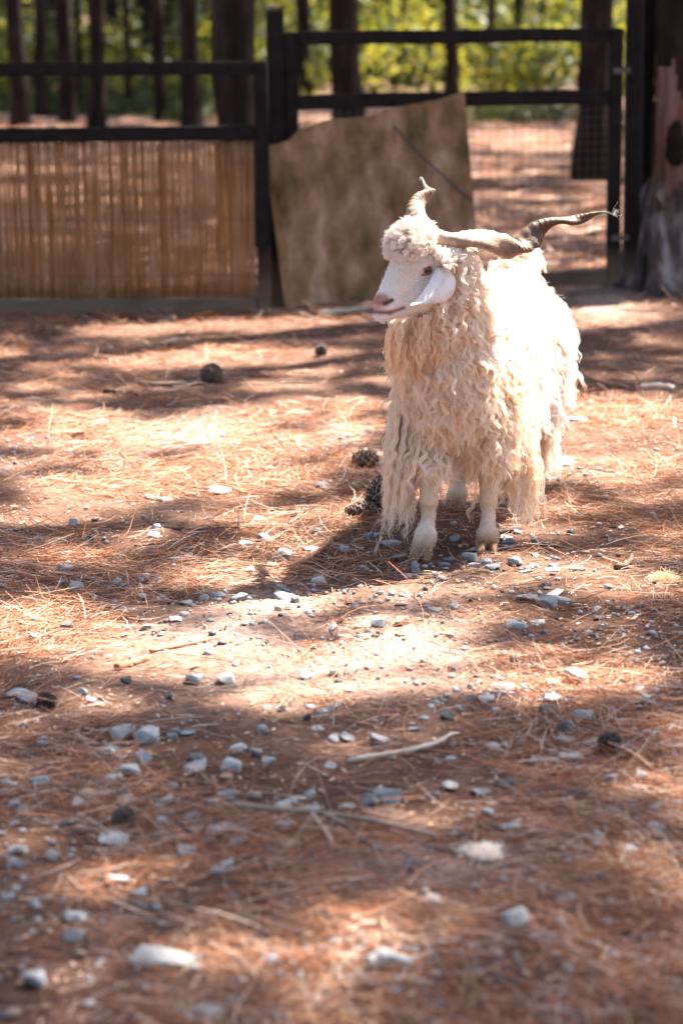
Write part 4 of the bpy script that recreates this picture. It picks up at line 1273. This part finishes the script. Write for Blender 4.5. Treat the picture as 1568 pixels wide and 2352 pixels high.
# hind quarters
fringe([(1185, 1268, 900, 1020, hindL[1] - .1, hindL[1] + .05, 1050, 1110, 70), (1025, 1090, 1040, 1080, hindR[1] - .02, hindR[1] + .06, 1095, 1125, 16)], 'thigh_fringe', MATS['wool_cream'])
# skirt of wool along both flanks
for sdn_, nm in ((1, 320), (-1, 160)):
    pt = np.array([B(rng.uniform(-0.66, -0.02), sdn_ * rng.uniform(0.115, 0.150), rng.uniform(0.36, 0.56)) for _ in range(nm)])
    S = locks(pt, np.tile(gleft * sdn_, (nm, 1)), rng.uniform(0.09, 0.17, nm), k=18, strands=14, spread=0.009, tip=0.4, wave=0.008, wl=0.042, frizz=0.0035, lift=0.45, clear=0.010, lay=rng.normal(size=(nm, 3)) * 0.2)
    make_hair('flank_fleece', S, rad14(18, 0.0006, 0.0003), lock_tint(nm, 14), MATS['wool_white'], goat)
# tail tuft
rt = tail0 + np.array([0.05, 0.05, 0.05])
pt = P(1186, 606, 7.34) + rng.normal(size=(46, 3)) * np.array([0.020, 0.02, 0.010])
S = locks(pt, np.tile(nrm([0.8, 0.2, 0.35]), (len(pt), 1)), rng.uniform(0.06, 0.115, len(pt)), strands=14, spread=0.009, wave=0.0015, wl=0.12, frizz=0.002, lift=1.0, gravity=1.0, clear=0.004, lay=np.tile([0.35, 0.1, 0], (len(pt), 1)))
make_hair('tail', S, rad14(16, 0.0008, 0.0003), lock_tint(len(pt), 14), MATS['wool_cream'], goat)
# short fur on the face and the shanks
def fur(name, region, n, L_, dirf, mat):
    p, nn = face_samples(region, n)
    d = dirf(p, nn); d = d - nn * (np.sum(d * nn, 1))[:, None] * 0.9 + nn * 0.45 + rng.normal(size=d.shape) * 0.15
    d /= np.linalg.norm(d, axis=1)[:, None]
    t = np.linspace(0, 1, 4)[None, :, None]
    S = p[:, None] + d[:, None] * t * (L_ * rng.uniform(0.6, 1.2, n))[:, None, None]
    dark = np.abs(hf(p)[0] - nf_) < 0.018
    keep = ~((breg_of(p) == 'head') & (np.exp(-(((hf(p)[0] - hf(M(868, 690))[0]) / 0.03) ** 2 + ((hf(p)[2] - hf(M(868, 690))[2]) / 0.03) ** 2)) > 0.35))
    dey = ((hf(p)[0] - ef_) / 0.02) ** 2 + ((hf(p)[2] - eu_) / 0.013) ** 2
    keep &= ~((breg_of(p) == 'head') & (dey < 1))
    hp_ = hf(p); Q = np.stack([hp_[0], hp_[2]], 1)
    for a_, b_ in ((m0, m1), (m1, m2)):
        A_ = np.array([a_[0], a_[2]]); ba_ = np.array([b_[0], b_[2]]) - A_
        t_ = np.clip(((Q - A_) @ ba_) / (ba_ @ ba_), 0, 1)
        keep &= ~((breg_of(p) == 'head') & (np.linalg.norm(Q - A_ - t_[:, None] * ba_, axis=1) < 0.008))
    S = S[keep]
    make_hair(name, S, np.interp(np.linspace(0, 1, 4), [0, 1], [0.0006, 0.0003]), rng.random(len(S)), mat, goat)
def breg_of(p):
    return regs[np.stack([pdist(q_, p) for q_ in prims], 1).argmin(1)]
fur('face_fur', ['head'], 9000, 0.009, lambda p, n: -np.tile(e_f, (len(p), 1)), MATS['fur_short'])
fur('shank_fur', ['leg'], 4000, 0.005, lambda p, n: np.tile([0, 0, -1.0], (len(p), 1)), MATS['fur_tan'])
# loose wisps caught on the horn tip
tipp = ZX(1432, 284, 6.60)
W_ = tipp[None, None] + np.cumsum(smooth_noise(16, 14, 0.0020, 4) + np.array([0.0016, 0, 0.0006]), axis=1) * rng.uniform(.4, 1, (16, 1, 1))
make_hair('horn_wisp', W_, np.full(14, 0.00018), rng.random(16), MATS['wool_white'], goat)
#PART4

# ================================================================== STONES
def hull_mesh(name, w, d, h, mat, seed, flat=0.0, n=15):
    r = np.random.default_rng(seed)
    p = r.normal(size=(n, 3)); p /= np.linalg.norm(p, axis=1)[:, None]
    p = np.sign(p) * np.abs(p) ** 0.75
    p *= (0.78 + 0.3 * r.random((n, 1)))
    p *= np.array([w, d, h]) / 2
    p[:, 2] = np.clip(p[:, 2], -h * 0.42, h * (0.46 - flat * 0.1))
    bm = bmesh.new()
    for q in p: bm.verts.new(q)
    res = bmesh.ops.convex_hull(bm, input=bm.verts)
    bmesh.ops.delete(bm, geom=[v for v in bm.verts if not v.link_faces], context='VERTS')
    bmesh.ops.dissolve_limit(bm, angle_limit=0.22, verts=bm.verts, edges=bm.edges)
    bmesh.ops.bevel(bm, geom=list(bm.edges), offset=min(w, d, h) * 0.045, segments=1, affect='EDGES')
    bmesh.ops.recalc_face_normals(bm, faces=bm.faces)
    me = bpy.data.meshes.new(name); bm.to_mesh(me); bm.free(); me.materials.append(mat)
    return me
# (u, v) of the stone's middle, width in pixels, tone, shape (f flat, b block, r round, t standing), in the photograph
ST = """847 1238 25 g r;864 1227 32 g f;897 1245 40 g f;825 1258 20 p f;913 1276 36 g f;956 1310 23 g t;1027 1283 22 g f;1012 1293 36 g f;1079 1282 34 g b;1089 1296 28 g f;1115 1291 23 g b;1134 1299 36 g f;1182 1290 31 g b
1228 1274 17 g f;1206 1311 28 p f;1230 1298 26 g f;1266 1305 34 p f;1309 1223 19 g b;1160 1232 25 g f;1166 1245 29 g f;1045 1236 23 g b;955 1227 17 g b;1226 1245 21 g b;1254 1247 24 g f;1316 963 50 p f;184 999 30 t b;736 805 24 g b
346 1140 24 p f;379 1143 28 p f;741 1112 38 g f;362 1213 29 g b;352 1226 32 g f;398 1282 38 p f;439 1279 42 g f;151 1305 31 g b;400 1303 28 g b;420 1310 26 g b;464 1302 30 t f;607 1236 30 g b;565 1244 26 g f;653 1274 32 p b;626 1296 32 g f
530 1285 28 p f;714 1257 28 p f;790 1261 23 g b;730 1219 26 g f;672 1179 28 g f;595 1190 28 g f;174 1353 36 g b;338 1300 22 p f;328 1321 32 g f;500 1363 36 g f;549 1372 40 g b;648 1366 46 g f;428 1381 28 p f;731 1335 38 p b;572 1313 26 p b;156 1439 34 d b
79 1461 32 g b;402 1419 34 p f;333 1442 24 g b;764 1452 21 p t;446 1561 40 g b;518 1561 36 p b;700 1548 42 p f;62 1602 42 p b;38 1589 50 g f;210 1603 26 p f;623 1622 32 p f;754 1626 54 g f;282 1685 52 p b;341 1692 54 g b;395 1695 32 g b;433 1684 30 g b
97 1713 30 g b;241 1731 38 p b;328 1741 38 g b;297 1777 54 p b;262 1790 46 g b;446 1757 52 p f;531 1760 46 p b;551 1713 38 g f;605 1677 28 p b;92 1802 44 g b;236 1803 46 g f;205 1825 42 t b;182 1843 32 p b;377 1838 38 p b;287 1833 40 p f;523 1825 36 g b;490 1843 26 p b
264 1918 66 g f;379 1920 46 g f;497 1902 46 g f;546 1900 50 p f;472 1928 36 g f;543 1929 46 p f;651 1851 32 g b;713 1853 38 p f;441 1879 34 g b;651 1892 44 p f;997 1397 34 p f;920 1385 26 p f;870 1433 37 g b;925 1427 40 t b;1236 1427 32 p f;1184 1431 42 g f
1212 1369 48 p f;1254 1383 44 g b;1272 1361 46 p f;1291 1379 32 p b;1254 1346 22 d b;1325 1304 32 p f;1272 1563 46 p f;1320 1557 50 p b;1154 1573 46 p f;1118 1601 42 p f;1143 1590 42 d f;1269 1601 42 p f;869 1696 36 p b;797 1694 30 p f;1338 1645 42 p b
1259 1632 42 d b;1028 1644 40 d b;1302 1671 46 g b;1302 1695 54 p f;1310 1735 60 p f;1246 1742 56 g f;1368 1702 44 g f;1130 1714 40 p f;890 1826 66 g b;846 1838 42 g b;1031 1806 38 p b;1105 1817 46 g f;1161 1794 56 d f;1333 1791 38 g f;1315 1817 62 d f
1492 1607 38 p b;380 2186 132 p f;80 2253 58 g b;1183 2119 62 p b;992 2071 38 p b;1297 2058 46 p f;275 2016 50 g f;175 2103 58 g f;322 2048 34 g f;120 1963 38 p b;35 1983 38 p b;505 2004 40 g b;528 1988 34 g b;432 1961 44 g b;385 1968 44 t f;615 2323 60 g f
470 2318 92 p f;945 1988 42 g b;1060 1953 42 p f;40 1953 44 p b;172 2140 52 g f;20 2056 32 g f;445 2225 28 g b;660 1935 42 t f;1405 1790 30 g b;1178 1512 24 d b;765 1549 24 d b;708 1650 26 d b;1310 1613 24 d b;476 1126 18 d b;55 1672 30 d b;1500 1905 40 g b;1135 1235 20 d b"""
LAND = [(987, 1285, 'the front hooves of the goat'), (1170, 1260, 'the right leg fringe of the goat'), (840, 1170, 'the pine cones beside the goat'), (640, 1895, 'the long forked stick'), (940, 1735, 'the bleached curved branch'),
        (440, 1215, 'the crooked twig left of the goat'), (420, 1500, 'the reddish stick'), (1395, 1712, 'the charred pine cone'), (490, 870, 'the pine cone near the fence'), (1110, 1965, 'the blurred white wool tuft'), (1525, 1320, 'the tan wool tuft'),
        (230, 1070, 'the bent branch left of the goat'), (300, 1525, 'the reddish bark roll'), (1300, 890, 'the split root behind the goat'), (105, 1620, 'the dark cone near the left edge'), (380, 2186, 'the broadest foreground stone')]
SIDE = lambda du, dv: ('left of' if du < 0 else 'right of') if abs(du) > abs(dv) * 1.1 else ('behind' if dv < 0 else 'in front of')
tone_w = {'g': 'grey', 'p': 'pale', 't': 'tan', 'd': 'dark'}
shape_w = {'f': 'flat', 'b': 'angular', 'r': 'rounded', 't': 'upright'}
stones = []
srng = np.random.default_rng(5)
more = []
for _ in range(96):                                        # smaller stones between the large ones
    v = srng.choice([srng.uniform(1180, 1420), srng.uniform(1560, 1960), srng.uniform(1620, 1900), srng.uniform(1960, 2330)], p=[.25, .3, .35, .1])
    u = srng.uniform(0, 800) if srng.random() < 0.62 else srng.uniform(700, 1560)
    more.append('%d %d %d %s %s' % (u, v, srng.uniform(17, 24) * (1 + (v - 1180) / 1600), srng.choice(['g', 'p', 'd', 't'], p=[.5, .28, .14, .08]), srng.choice(['f', 'b', 'r'], p=[.45, .45, .1])))
for k, t in enumerate(';'.join(ST.split('\n') + more).split(';')):
    u, v, w, tone, shp = t.split(); u, v, w = float(u), float(v), float(w)
    g = G(u, v + w * 0.18)
    sc_ = w / FPX * math.hypot(g[1], CAM_H)
    ww = sc_ * 1.30
    hh = ww * {'f': 0.34, 'b': 0.66, 'r': 0.85, 't': 1.35}[shp] * (0.85 + 0.3 * rng.random())
    de = ww * (0.75 + 0.4 * rng.random())
    mat = MATS[{'g': 'stone_grey', 'p': 'stone_pale', 't': 'stone_tan', 'd': 'stone_dark'}[tone]]
    o = obj('stone', hull_mesh('stone', ww, de, hh, mat, 100 + k, flat=1.0 if shp == 'f' else 0, n=26 if shp == 'r' else 15))
    o.location = (g[0], g[1], g[2] + hh * 0.25)
    o.rotation_euler = ((rng.random() - .5) * 0.35, (rng.random() - .5) * 0.35, (rng.random() - .5) * 0.8)
    best = min((a for a in LAND if math.hypot(a[0] - u, (a[1] - v) * 1.6) > 25), key=lambda a: math.hypot(a[0] - u, (a[1] - v) * 1.6))
    stones.append([o, '%s %s stone %s %s' % (tone_w[tone], shape_w[shp], SIDE(u - best[0], v - best[1]), best[2]), w])
from collections import defaultdict
by = defaultdict(list)
for s_ in stones: by[s_[1]].append(s_)
ordw = ['largest', 'second largest', 'third largest', 'fourth largest', 'fifth largest', 'sixth largest', 'seventh largest', 'eighth largest', 'ninth largest', 'tenth largest', 'eleventh largest', 'twelfth largest']
for lab, lst in by.items():
    lst.sort(key=lambda a: -a[2])
    for k, (o, _, w) in enumerate(lst):
        l = lab
        if len(lst) > 1: l = (ordw[k] + ' ' + lab) if k < len(ordw) else lab
        tag(o, l, 'stone', 'stones on the forest floor')

# ================================================================== STICKS
def stick(name, pix, r0, r1, mat, label, cat='stick', lift=None, forks=()):
    """pix: ground pixels along the stick; lift: height of each point above the ground"""
    def world(pp, lf):
        return np.array([G(u, v) + np.array([0, 0, (lf[i] if lf is not None else 0.0) + r0 * 0.8]) for i, (u, v) in enumerate(pp)])
    pts = catmull(world(pix, lift), 5)
    rt = empty(name, pts[0])
    tag(rt, label, cat)
    obj('stem', sweep(pts, np.linspace(r0, r1, len(pts)) * (1 + 0.15 * rng.normal(size=len(pts))), 7, MATS[mat], 'stem', jitter=0.2), rt)
    for (fp, fl) in forks:
        q = catmull(world(fp, fl), 5)
        obj('side_branch', sweep(q, np.linspace(r0 * 0.7, r1 * 0.6, len(q)), 6, MATS[mat], 'side_branch', jitter=0.2), rt)
    return rt
stick('forked_stick', [(540, 1868), (620, 1880), (715, 1888), (745, 1893), (840, 1905), (930, 1922), (1000, 1936)], 0.0066, 0.0044, 'twig_fork', 'long pale forked stick lying in the blurred foreground', lift=[.012, .014, .016, .016, .014, .012, .010], forks=(([(740, 1892), (790, 1912), (842, 1942)], [.016, .012, .004]), ([(715, 1888), (755, 1935), (762, 1952)], [.014, .008, 0])))
stick('bleached_branch', [(800, 1752), (860, 1748), (930, 1738), (1000, 1722), (1035, 1700), (1055, 1690)], 0.0060, 0.0032, 'twig_pale', 'bleached white curved branch half buried in needles', 'branch', lift=[0, .006, .008, .010, .008, 0])
stick('crooked_twig', [(345, 1205), (395, 1215), (455, 1217), (520, 1213), (590, 1214), (640, 1212)], 0.0042, 0.0018, 'twig_bark', 'crooked grey twig with an upturned end left of the goat', 'twig', forks=(([(352, 1208), (342, 1196), (334, 1188)], [0, .012, .035]), ([(455, 1217), (470, 1222), (490, 1226)], [0, 0.004, 0])))
stick('thin_twig', [(310, 1255), (370, 1248), (430, 1242), (490, 1246), (545, 1258), (575, 1272)], 0.0028, 0.0012, 'twig_bark', 'thin long twig bending round in front of the crooked twig', 'twig')
stick('upright_twig', [(547, 1250), (548, 1250), (549, 1250)], 0.0020, 0.0014, 'twig_red', 'thin reddish twig standing upright left of the goat', 'twig', lift=[0, 0.045, 0.098])
stick('bent_branch', [(155, 1088), (190, 1086), (225, 1080), (262, 1088), (285, 1082)], 0.0055, 0.004, 'twig_bark', 'dark bent branch with raised elbow in the left clearing', 'branch', lift=[0, 0.004, 0.006, 0.004, 0.0], forks=(([(283, 1084), (288, 1082), (276, 1080)], [0, .028, .055]), ([(276, 1080), (290, 1080), (312, 1082)], [.055, .035, .006])))
stick('reddish_stick', [(345, 1500), (400, 1490), (450, 1480), (510, 1468)], 0.0060, 0.0022, 'twig_red', 'reddish stick pointing along the brightest sunlit patch', 'stick')
stick('bark_roll', [(268, 1540), (300, 1530), (336, 1518)], 0.0095, 0.0070, 'twig_red', 'short reddish roll of bark left of the sunlit patch', 'bark')
stick('thin_twig', [(375, 1060), (410, 1068), (450, 1078), (480, 1072)], 0.0035, 0.0012, 'twig_bark', 'slim dark twig between the bent branch and the sunlit litter', 'twig')
stick('pale_chip', [(861, 1275), (866, 1258), (876, 1238)], 0.0045, 0.0035, 'twig_pale', 'short pale peeled twig beside the left hoof of the goat', 'twig')
stick('dead_branch', [(320, 886), (380, 888), (450, 886)], 0.012, 0.009, 'twig_bark', 'grey dead branch lying left of the cone near the fence', 'branch')
stick('dead_branch', [(470, 890), (540, 888), (620, 884), (720, 880)], 0.006, 0.003, 'twig_bark', 'slender dead branch lying right of the cone near the fence', 'branch')
stick('dead_branch', [(240, 905), (275, 908), (315, 912)], 0.011, 0.008, 'bark', 'short dark branch lying left of the clearing near the fence', 'branch')
stick('fallen_pole', [(730, 727), (790, 720), (862, 712)], 0.016, 0.012, 'twig_pale', 'pale pole lying on the ground before the board', 'pole')
stick('ridged_branch', [(1125, 1232), (1155, 1226), (1195, 1219)], 0.011, 0.009, 'twig_bark', 'ridged grey branch end behind the right fore hoof', 'branch')
stick('thin_twig', [(1110, 1270), (1180, 1256), (1250, 1250), (1310, 1262)], 0.0030, 0.0015, 'twig_pale', 'thin pale twig curving right of the front hooves', 'twig')
stick('thin_twig', [(1380, 1236), (1450, 1216), (1530, 1200)], 0.0030, 0.0015, 'twig_bark', 'thin dark twig near the right edge beside the goat', 'twig')
stick('wood_piece', [(1468, 897), (1500, 893), (1535, 896), (1548, 903)], 0.014, 0.012, 'twig_pale', 'white sunlit piece of wood near the right edge', 'wood')
stick('leaning_twig', [(1440, 885), (1455, 878), (1470, 880)], 0.005, 0.003, 'twig_red', 'thin twig leaning over the white piece of wood', 'twig', lift=[0.05, 0.03, 0.0], forks=(([(1462, 900), (1461, 898), (1460, 896)], [0, .03, .055]),))
stick('wood_piece', [(1365, 878), (1395, 885), (1440, 894)], 0.011, 0.008, 'twig_red', 'short reddish piece of wood right of the split root', 'wood')
stick('curved_bark', [(1410, 1306), (1430, 1310), (1446, 1302), (1450, 1290)], 0.008, 0.006, 'twig_bark', 'curved bit of grey bark right of the flat pale stones', 'bark', lift=[0, .006, .012, .014])
stick('bark_flake', [(845, 2232), (885, 2226), (945, 2230)], 0.013, 0.009, 'stone_pale', 'white curled flake of bark in the lower middle foreground', 'bark', lift=[.004, .012, .002])
stick('thin_twig', [(1420, 2290), (1408, 2310), (1395, 2325)], 0.004, 0.003, 'twig_pale', 'short pale twig near the lower right corner', 'twig')
stick('thin_twig', [(1085, 1900), (1150, 1903), (1250, 1901)], 0.004, 0.003, 'twig_bark', 'dark twig lying above the blurred white wool tuft', 'twig')
# split root behind the goat
sr_ = empty('split_root', G(1320, 905)); tag(sr_, 'split root of two bare wooden prongs behind the goat', 'root')
for (a, b, r0, r1) in (((1296, 858), (1344, 900), .026, .010), ((1288, 870), (1312, 912), .030, .016)):
    p1 = G(*b); p0 = P(a[0], a[1], p1[1] + 0.05)
    obj('prong', sweep(catmull([p0, (p0 + p1) / 2 + np.array([0.01, 0, .012]), p1], 5), np.linspace(r0, r1, 11), 8, MATS['twig_red'], 'prong', jitter=.3), sr_)
obj('stub', sweep([P(1285, 862, G(1300, 905)[1]), G(1303, 912)], [0.03, 0.02], 8, MATS['bark'], 'stub', jitter=.3), sr_)
# plank at the foot of the board
pk = beam('plank', G(795, 690) + np.array([0, -.02, .02]), G(880, 684) + np.array([0, -.02, .02]), 0.07, 0.028, MATS['twig_pale'])
tag(pk, 'short pale plank lying at the foot of the board', 'plank')
bs_ = obj('stone', hull_mesh('stone', 0.05, 0.05, 0.045, MATS['stone_pale'], 990)); bs_.location = G(664, 700) + np.array([0, 0, 0.012])
tag(bs_, 'pale stone wedged under the left corner of the board', 'stone', 'stones on the forest floor')

# ================================================================== PINE CONES
def cone(pix, L_, wid, axis_dir, mat, label, opening=0.5, rows=13):
    g = G(*pix)
    ax_ = nrm(axis_dir); ref = np.array([0, 0, 1.0]) if abs(ax_[2]) < .9 else np.array([1.0, 0, 0])
    a = nrm(np.cross(ax_, ref)); b = np.cross(ax_, a)
    low = abs(ax_[2]) * L_ / 2 + (1 - abs(ax_[2])) * wid * 0.42
    c0 = g + np.array([0, 0, low * 0.92])
    rt = empty('pine_cone', g); tag(rt, label, 'pine cone', 'pine cones on the ground')
    Rm = np.stack([a, b, ax_], 1)
    obj('core', ellmesh('core', c0, (wid * .26, wid * .26, L_ * .45), MATS[mat], 10, 8, Rm), rt)
    V, F = [], []
    n = rows * 5
    for i in range(n):
        t = (i + 0.5) / n; th_ = i * 2.39996
        z = (t - 0.5) * L_ * 0.98
        prof = math.sin(math.pi * (0.10 + 0.86 * t) ** 0.80) ** 0.7
        rad_ = wid / 2 * prof
        rd = a * math.cos(th_) + b * math.sin(th_); tg = np.cross(ax_, rd)
        out = nrm(rd * (0.55 + opening) + ax_ * (0.85 - opening * 0.6))
        base = c0 + ax_ * z + rd * rad_ * 0.45
        ln = rad_ * 0.70 + 0.005; sw = max(0.003, wid * 0.165 * (0.6 + 0.5 * prof))
        nn_ = nrm(np.cross(out, tg)); th2 = wid * 0.045
        tipc = base + out * ln
        k = len(V)
        V += [base - tg * sw * .55 - nn_ * th2 * .4, base + tg * sw * .55 - nn_ * th2 * .4, base + out * ln * .75 + tg * sw - nn_ * th2, tipc - nn_ * th2 * .2, base + out * ln * .75 - tg * sw - nn_ * th2,
              base - tg * sw * .55 + nn_ * th2 * .4, base + tg * sw * .55 + nn_ * th2 * .4, base + out * ln * .75 + tg * sw + nn_ * th2, tipc + nn_ * th2 * 1.6, base + out * ln * .75 - tg * sw + nn_ * th2]
        F += [(k, k + 1, k + 2, k + 4), (k + 2, k + 3, k + 4, k + 4), (k + 5, k + 9, k + 7, k + 6), (k + 7, k + 9, k + 8, k + 8), (k + 2, k + 1, k + 6, k + 7), (k + 3, k + 2, k + 7, k + 8), (k + 4, k + 3, k + 8, k + 9), (k, k + 4, k + 9, k + 5)]
    me = bpy.data.meshes.new('scales')
    me.from_pydata([list(v) for v in V], [], [tuple(dict.fromkeys(f)) for f in F]); me.materials.append(MATS[mat])
    o = obj('scales', me, rt); o['kind'] = 'stuff'
    return rt
cone((833, 1186), 0.098, 0.052, (-1, -0.25, -0.02), 'cone_scale', 'closed brown pine cone lying beside the fringe of the goat', 0.10, 14)
cone((866, 1168), 0.105, 0.062, (0.25, 0.15, 1), 'cone_scale', 'dark open pine cone standing against the fringe of the goat', 0.75)
cone((836, 1072), 0.090, 0.060, (1, 0.3, 0.05), 'cone_scale', 'dark pine cone half covered by needles behind the closed one', 0.45)
cone((487, 880), 0.085, 0.080, (0.2, -0.7, 0.6), 'cone_scale', 'dark round open pine cone alone in the clearing', 0.8)
cone((738, 816), 0.055, 0.045, (0.4, -0.5, 0.7), 'cone_scale', 'small pine cone before the board in the sunny strip', 0.7)
cone((1397, 1724), 0.052, 0.040, (0.5, -0.8, 0.2), 'cone_charred', 'charred round pine cone at the lower right', 0.3, 10)
cone((106, 1626), 0.042, 0.034, (1, -0.2, 0.2), 'cone_charred', 'small charred cone by the left edge of the picture', 0.6, 10)
cone((285, 1896), 0.040, 0.036, (0.6, -0.5, 0.3), 'cone_scale', 'brown cone piece behind a flat grey foreground stone', 0.6, 9)

# ================================================================== TUFTS OF SHED WOOL
def wool_tuft(pix, size, n, label, mat):
    g = G(*pix)
    S = smooth_noise(n, 18, size * 0.55, 5)
    S[:, :, 2] = np.abs(S[:, :, 2]) * 0.55
    S = S + g + np.array([0, 0, 0.003])
    o = make_hair('wool_tuft', S, np.full(18, 0.0006), rng.random(n), MATS[mat], None)
    tag(o, label, 'wool', 'tufts of shed wool')
wool_tuft((1112, 1968), 0.026, 190, 'white tuft of shed wool blurred in the foreground', 'wool_white')
wool_tuft((1525, 1335), 0.030, 260, 'tan tuft of shed wool at the right edge', 'wool_gold')
wool_tuft((1290, 1066), 0.028, 200, 'white tuft of shed wool behind the right side of the goat', 'wool_white')
wool_tuft((505, 1132), 0.024, 120, 'thin white tuft of shed wool in the left clearing', 'wool_white')

# ================================================================== NEEDLES, CHIPS AND GRIT
def in_view(n, x_m, y0, y1, power=1.0):
    y = y0 + (y1 - y0) * rng.random(n) ** power
    x = (rng.random(n) * 2 - 1) * (0.145 * y + x_m)
    return x, y
NC = np.array([(0.35, 0.125, 0.050), (0.45, 0.19, 0.085), (0.55, 0.33, 0.215), (0.20, 0.072, 0.036), (0.66, 0.50, 0.40), (0.09, 0.043, 0.030), (0.37, 0.15, 0.066), (0.50, 0.40, 0.27)])
def needles(n, x_m, y0, y1, lift, lmin, lmax, wid, power=1.0, dens=None):
    x, y = in_view(n, x_m, y0, y1, power)
    d = fbm(x * 1.7, y * 1.7, 83, 3)
    keep = rng.random(n) < np.clip((d - 0.40) / 0.17, 0.10, 1) * (1 - 0.88 * bare_soil(x, y))
    x, y = x[keep], y[keep]; n = len(x)
    flow = (fbm(x * 0.9, y * 0.9, 87, 2) - .5) * 5.0
    th_ = flow + rng.normal(size=n) * 0.75
    L_ = rng.uniform(lmin, lmax, n); cv = rng.normal(size=n) * 0.35
    t = np.linspace(-.5, .5, 4)[None]
    ang = th_[:, None] + cv[:, None] * t
    px = x[:, None] + np.cos(ang) * t * L_[:, None]; py = y[:, None] + np.sin(ang) * t * L_[:, None]
    hz_ = np.abs(rng.normal(size=n)) * lift
    tilt = rng.normal(size=n) * lift * 1.3
    pz = gz(px, py) + 0.003 + hz_[:, None] + np.maximum(-hz_[:, None], tilt[:, None] * 2 * t) + (0.25 - t * t) * (rng.random(n) * lift)[:, None]
    c = np.stack([px, py, pz], -1)
    T = np.gradient(c, axis=1); T /= np.linalg.norm(T, axis=2)[:, :, None]
    rl = rng.normal(size=(n, 1, 3)) * 0.6 + np.array([0, -0.35, 0.8])
    sd_ = np.cross(T, rl); sd_ /= np.linalg.norm(sd_, axis=2)[:, :, None]
    w = (wid * rng.uniform(0.7, 1.25, n))[:, None, None] * np.array([0.75, 1, 1, 0.45])[None, :, None]
    V = np.stack([c - sd_ * w, c + sd_ * w], 2).reshape(-1, 3)
    b = (np.arange(n) * 8)[:, None]
    F = np.concatenate([b + np.array([[2 * i, 2 * i + 1, 2 * i + 3, 2 * i + 2]]) for i in range(3)], 1).reshape(-1, 4)
    C = NC[rng.choice(len(NC), n, p=[.2, .2, .13, .15, .09, .12, .08, .03])] * rng.uniform(0.8, 1.2, (n, 1))
    return V, F, np.repeat(C, 8, axis=0)
VV, FF, CC, off = [], [], [], 0
for args in ((100000, 0.6, 2.9, 9.0, 0.006, 0.06, 0.13, 0.0008), (26000, 0.9, 8.5, 12.7, 0.007, 0.08, 0.15, 0.0013), (7000, 0.5, 2.9, 8.0, 0.022, 0.08, 0.15, 0.0008), (2500, 0.6, 7.5, 12.5, 0.02, 0.09, 0.15, 0.0013), (26000, 1.2, 12.6, 32.0, 0.010, 0.14, 0.24, 0.0042)):
    V, F, C = needles(*args); VV.append(V); FF.append(F + off); CC.append(C); off += len(V)
me = mesh_np('pine_needles', np.concatenate(VV), np.concatenate(FF), MATS['needle_litter']); set_tint(me, np.concatenate(CC))
tag(obj('pine_needles', me), 'fallen orange brown pine needles covering the forest floor', 'needles', kind='stuff')
# chips of bark and broken needles
def chips(n, x_m, y0, y1, s0, s1):
    x, y = in_view(n, x_m, y0, y1)
    th_ = rng.random(n) * 6.28; s_ = rng.uniform(s0, s1, n); r_ = rng.uniform(0.18, 0.5, n)
    dx, dy = np.cos(th_) * s_, np.sin(th_) * s_
    ex, ey = -np.sin(th_) * s_ * r_, np.cos(th_) * s_ * r_
    V = np.stack([np.stack([x + a * dx + b * ex, y + a * dy + b * ey], 1) for a, b in ((-1, -.7), (1, -1), (.9, .8), (-1.1, 1))], 1)
    z = gz(V[:, :, 0], V[:, :, 1]) + 0.004 + np.abs(rng.normal(size=(n, 4))) * s_[:, None] * 0.28
    V = np.concatenate([V, z[..., None]], -1).reshape(-1, 3)
    C = np.array([(0.50, 0.36, 0.24), (0.30, 0.17, 0.10), (0.66, 0.54, 0.42), (0.07, 0.045, 0.035), (0.40, 0.20, 0.11)])[rng.choice(5, n, p=[.25, .25, .16, .17, .17])]
    return V, np.arange(4 * n).reshape(-1, 4), np.repeat(C, 4, axis=0)
VV, FF, CC, off = [], [], [], 0
for args in ((26000, 0.5, 2.9, 9.0, 0.002, 0.0065), (5000, 0.7, 8.5, 12.6, 0.004, 0.010), (1500, 0.5, 3, 9, 0.006, 0.013)):
    V, F, C = chips(*args); VV.append(V); FF.append(F + off); CC.append(C); off += len(V)
me = mesh_np('bark_litter', np.concatenate(VV), np.concatenate(FF), MATS['needle_litter']); set_tint(me, np.concatenate(CC))
tag(obj('bark_litter', me), 'small chips of bark and broken needles scattered over the soil', 'litter', kind='stuff')
# gravel too small to pick apart
ico = bmesh.new(); bmesh.ops.create_icosphere(ico, subdivisions=1, radius=1.0)
iv = np.array([v.co[:] for v in ico.verts]); ico.verts.index_update(); iff = np.array([[v.index for v in f.verts] for f in ico.faces]); ico.free()
n = 6500
x, y = in_view(n, 0.3, 3.4, 8.5)
kk = rng.random(n) < np.clip((fbm(x * 1.3, y * 1.3, 97, 2) - 0.35) * 4, 0.08, 1)
x, y = x[kk], y[kk]; n = len(x)
sz = 0.0035 + 0.0080 * rng.random(n) ** 2.2
V = iv[None] * (0.55 + 0.8 * rng.random((n, len(iv), 1))) * np.stack([sz * rng.uniform(.8, 1.4, n), sz * rng.uniform(.8, 1.3, n), sz * rng.uniform(.4, .8, n)], 1)[:, None]
V = V + np.stack([x, y, gz(x, y) + 0.004], 1)[:, None]
F = (iff[None] + (np.arange(n) * len(iv))[:, None, None]).reshape(-1, 3)
C = np.array([(0.30, 0.33, 0.35), (0.46, 0.46, 0.45), (0.10, 0.10, 0.11), (0.36, 0.25, 0.18)])[rng.choice(4, n, p=[.45, .25, .18, .12])]
me = mesh_np('gravel', V.reshape(-1, 3), F, MATS['needle_litter']); set_tint(me, np.repeat(C, len(iv), axis=0))
tag(obj('gravel', me), 'fine grey gravel strewn between the larger stones', 'gravel', kind='stuff')
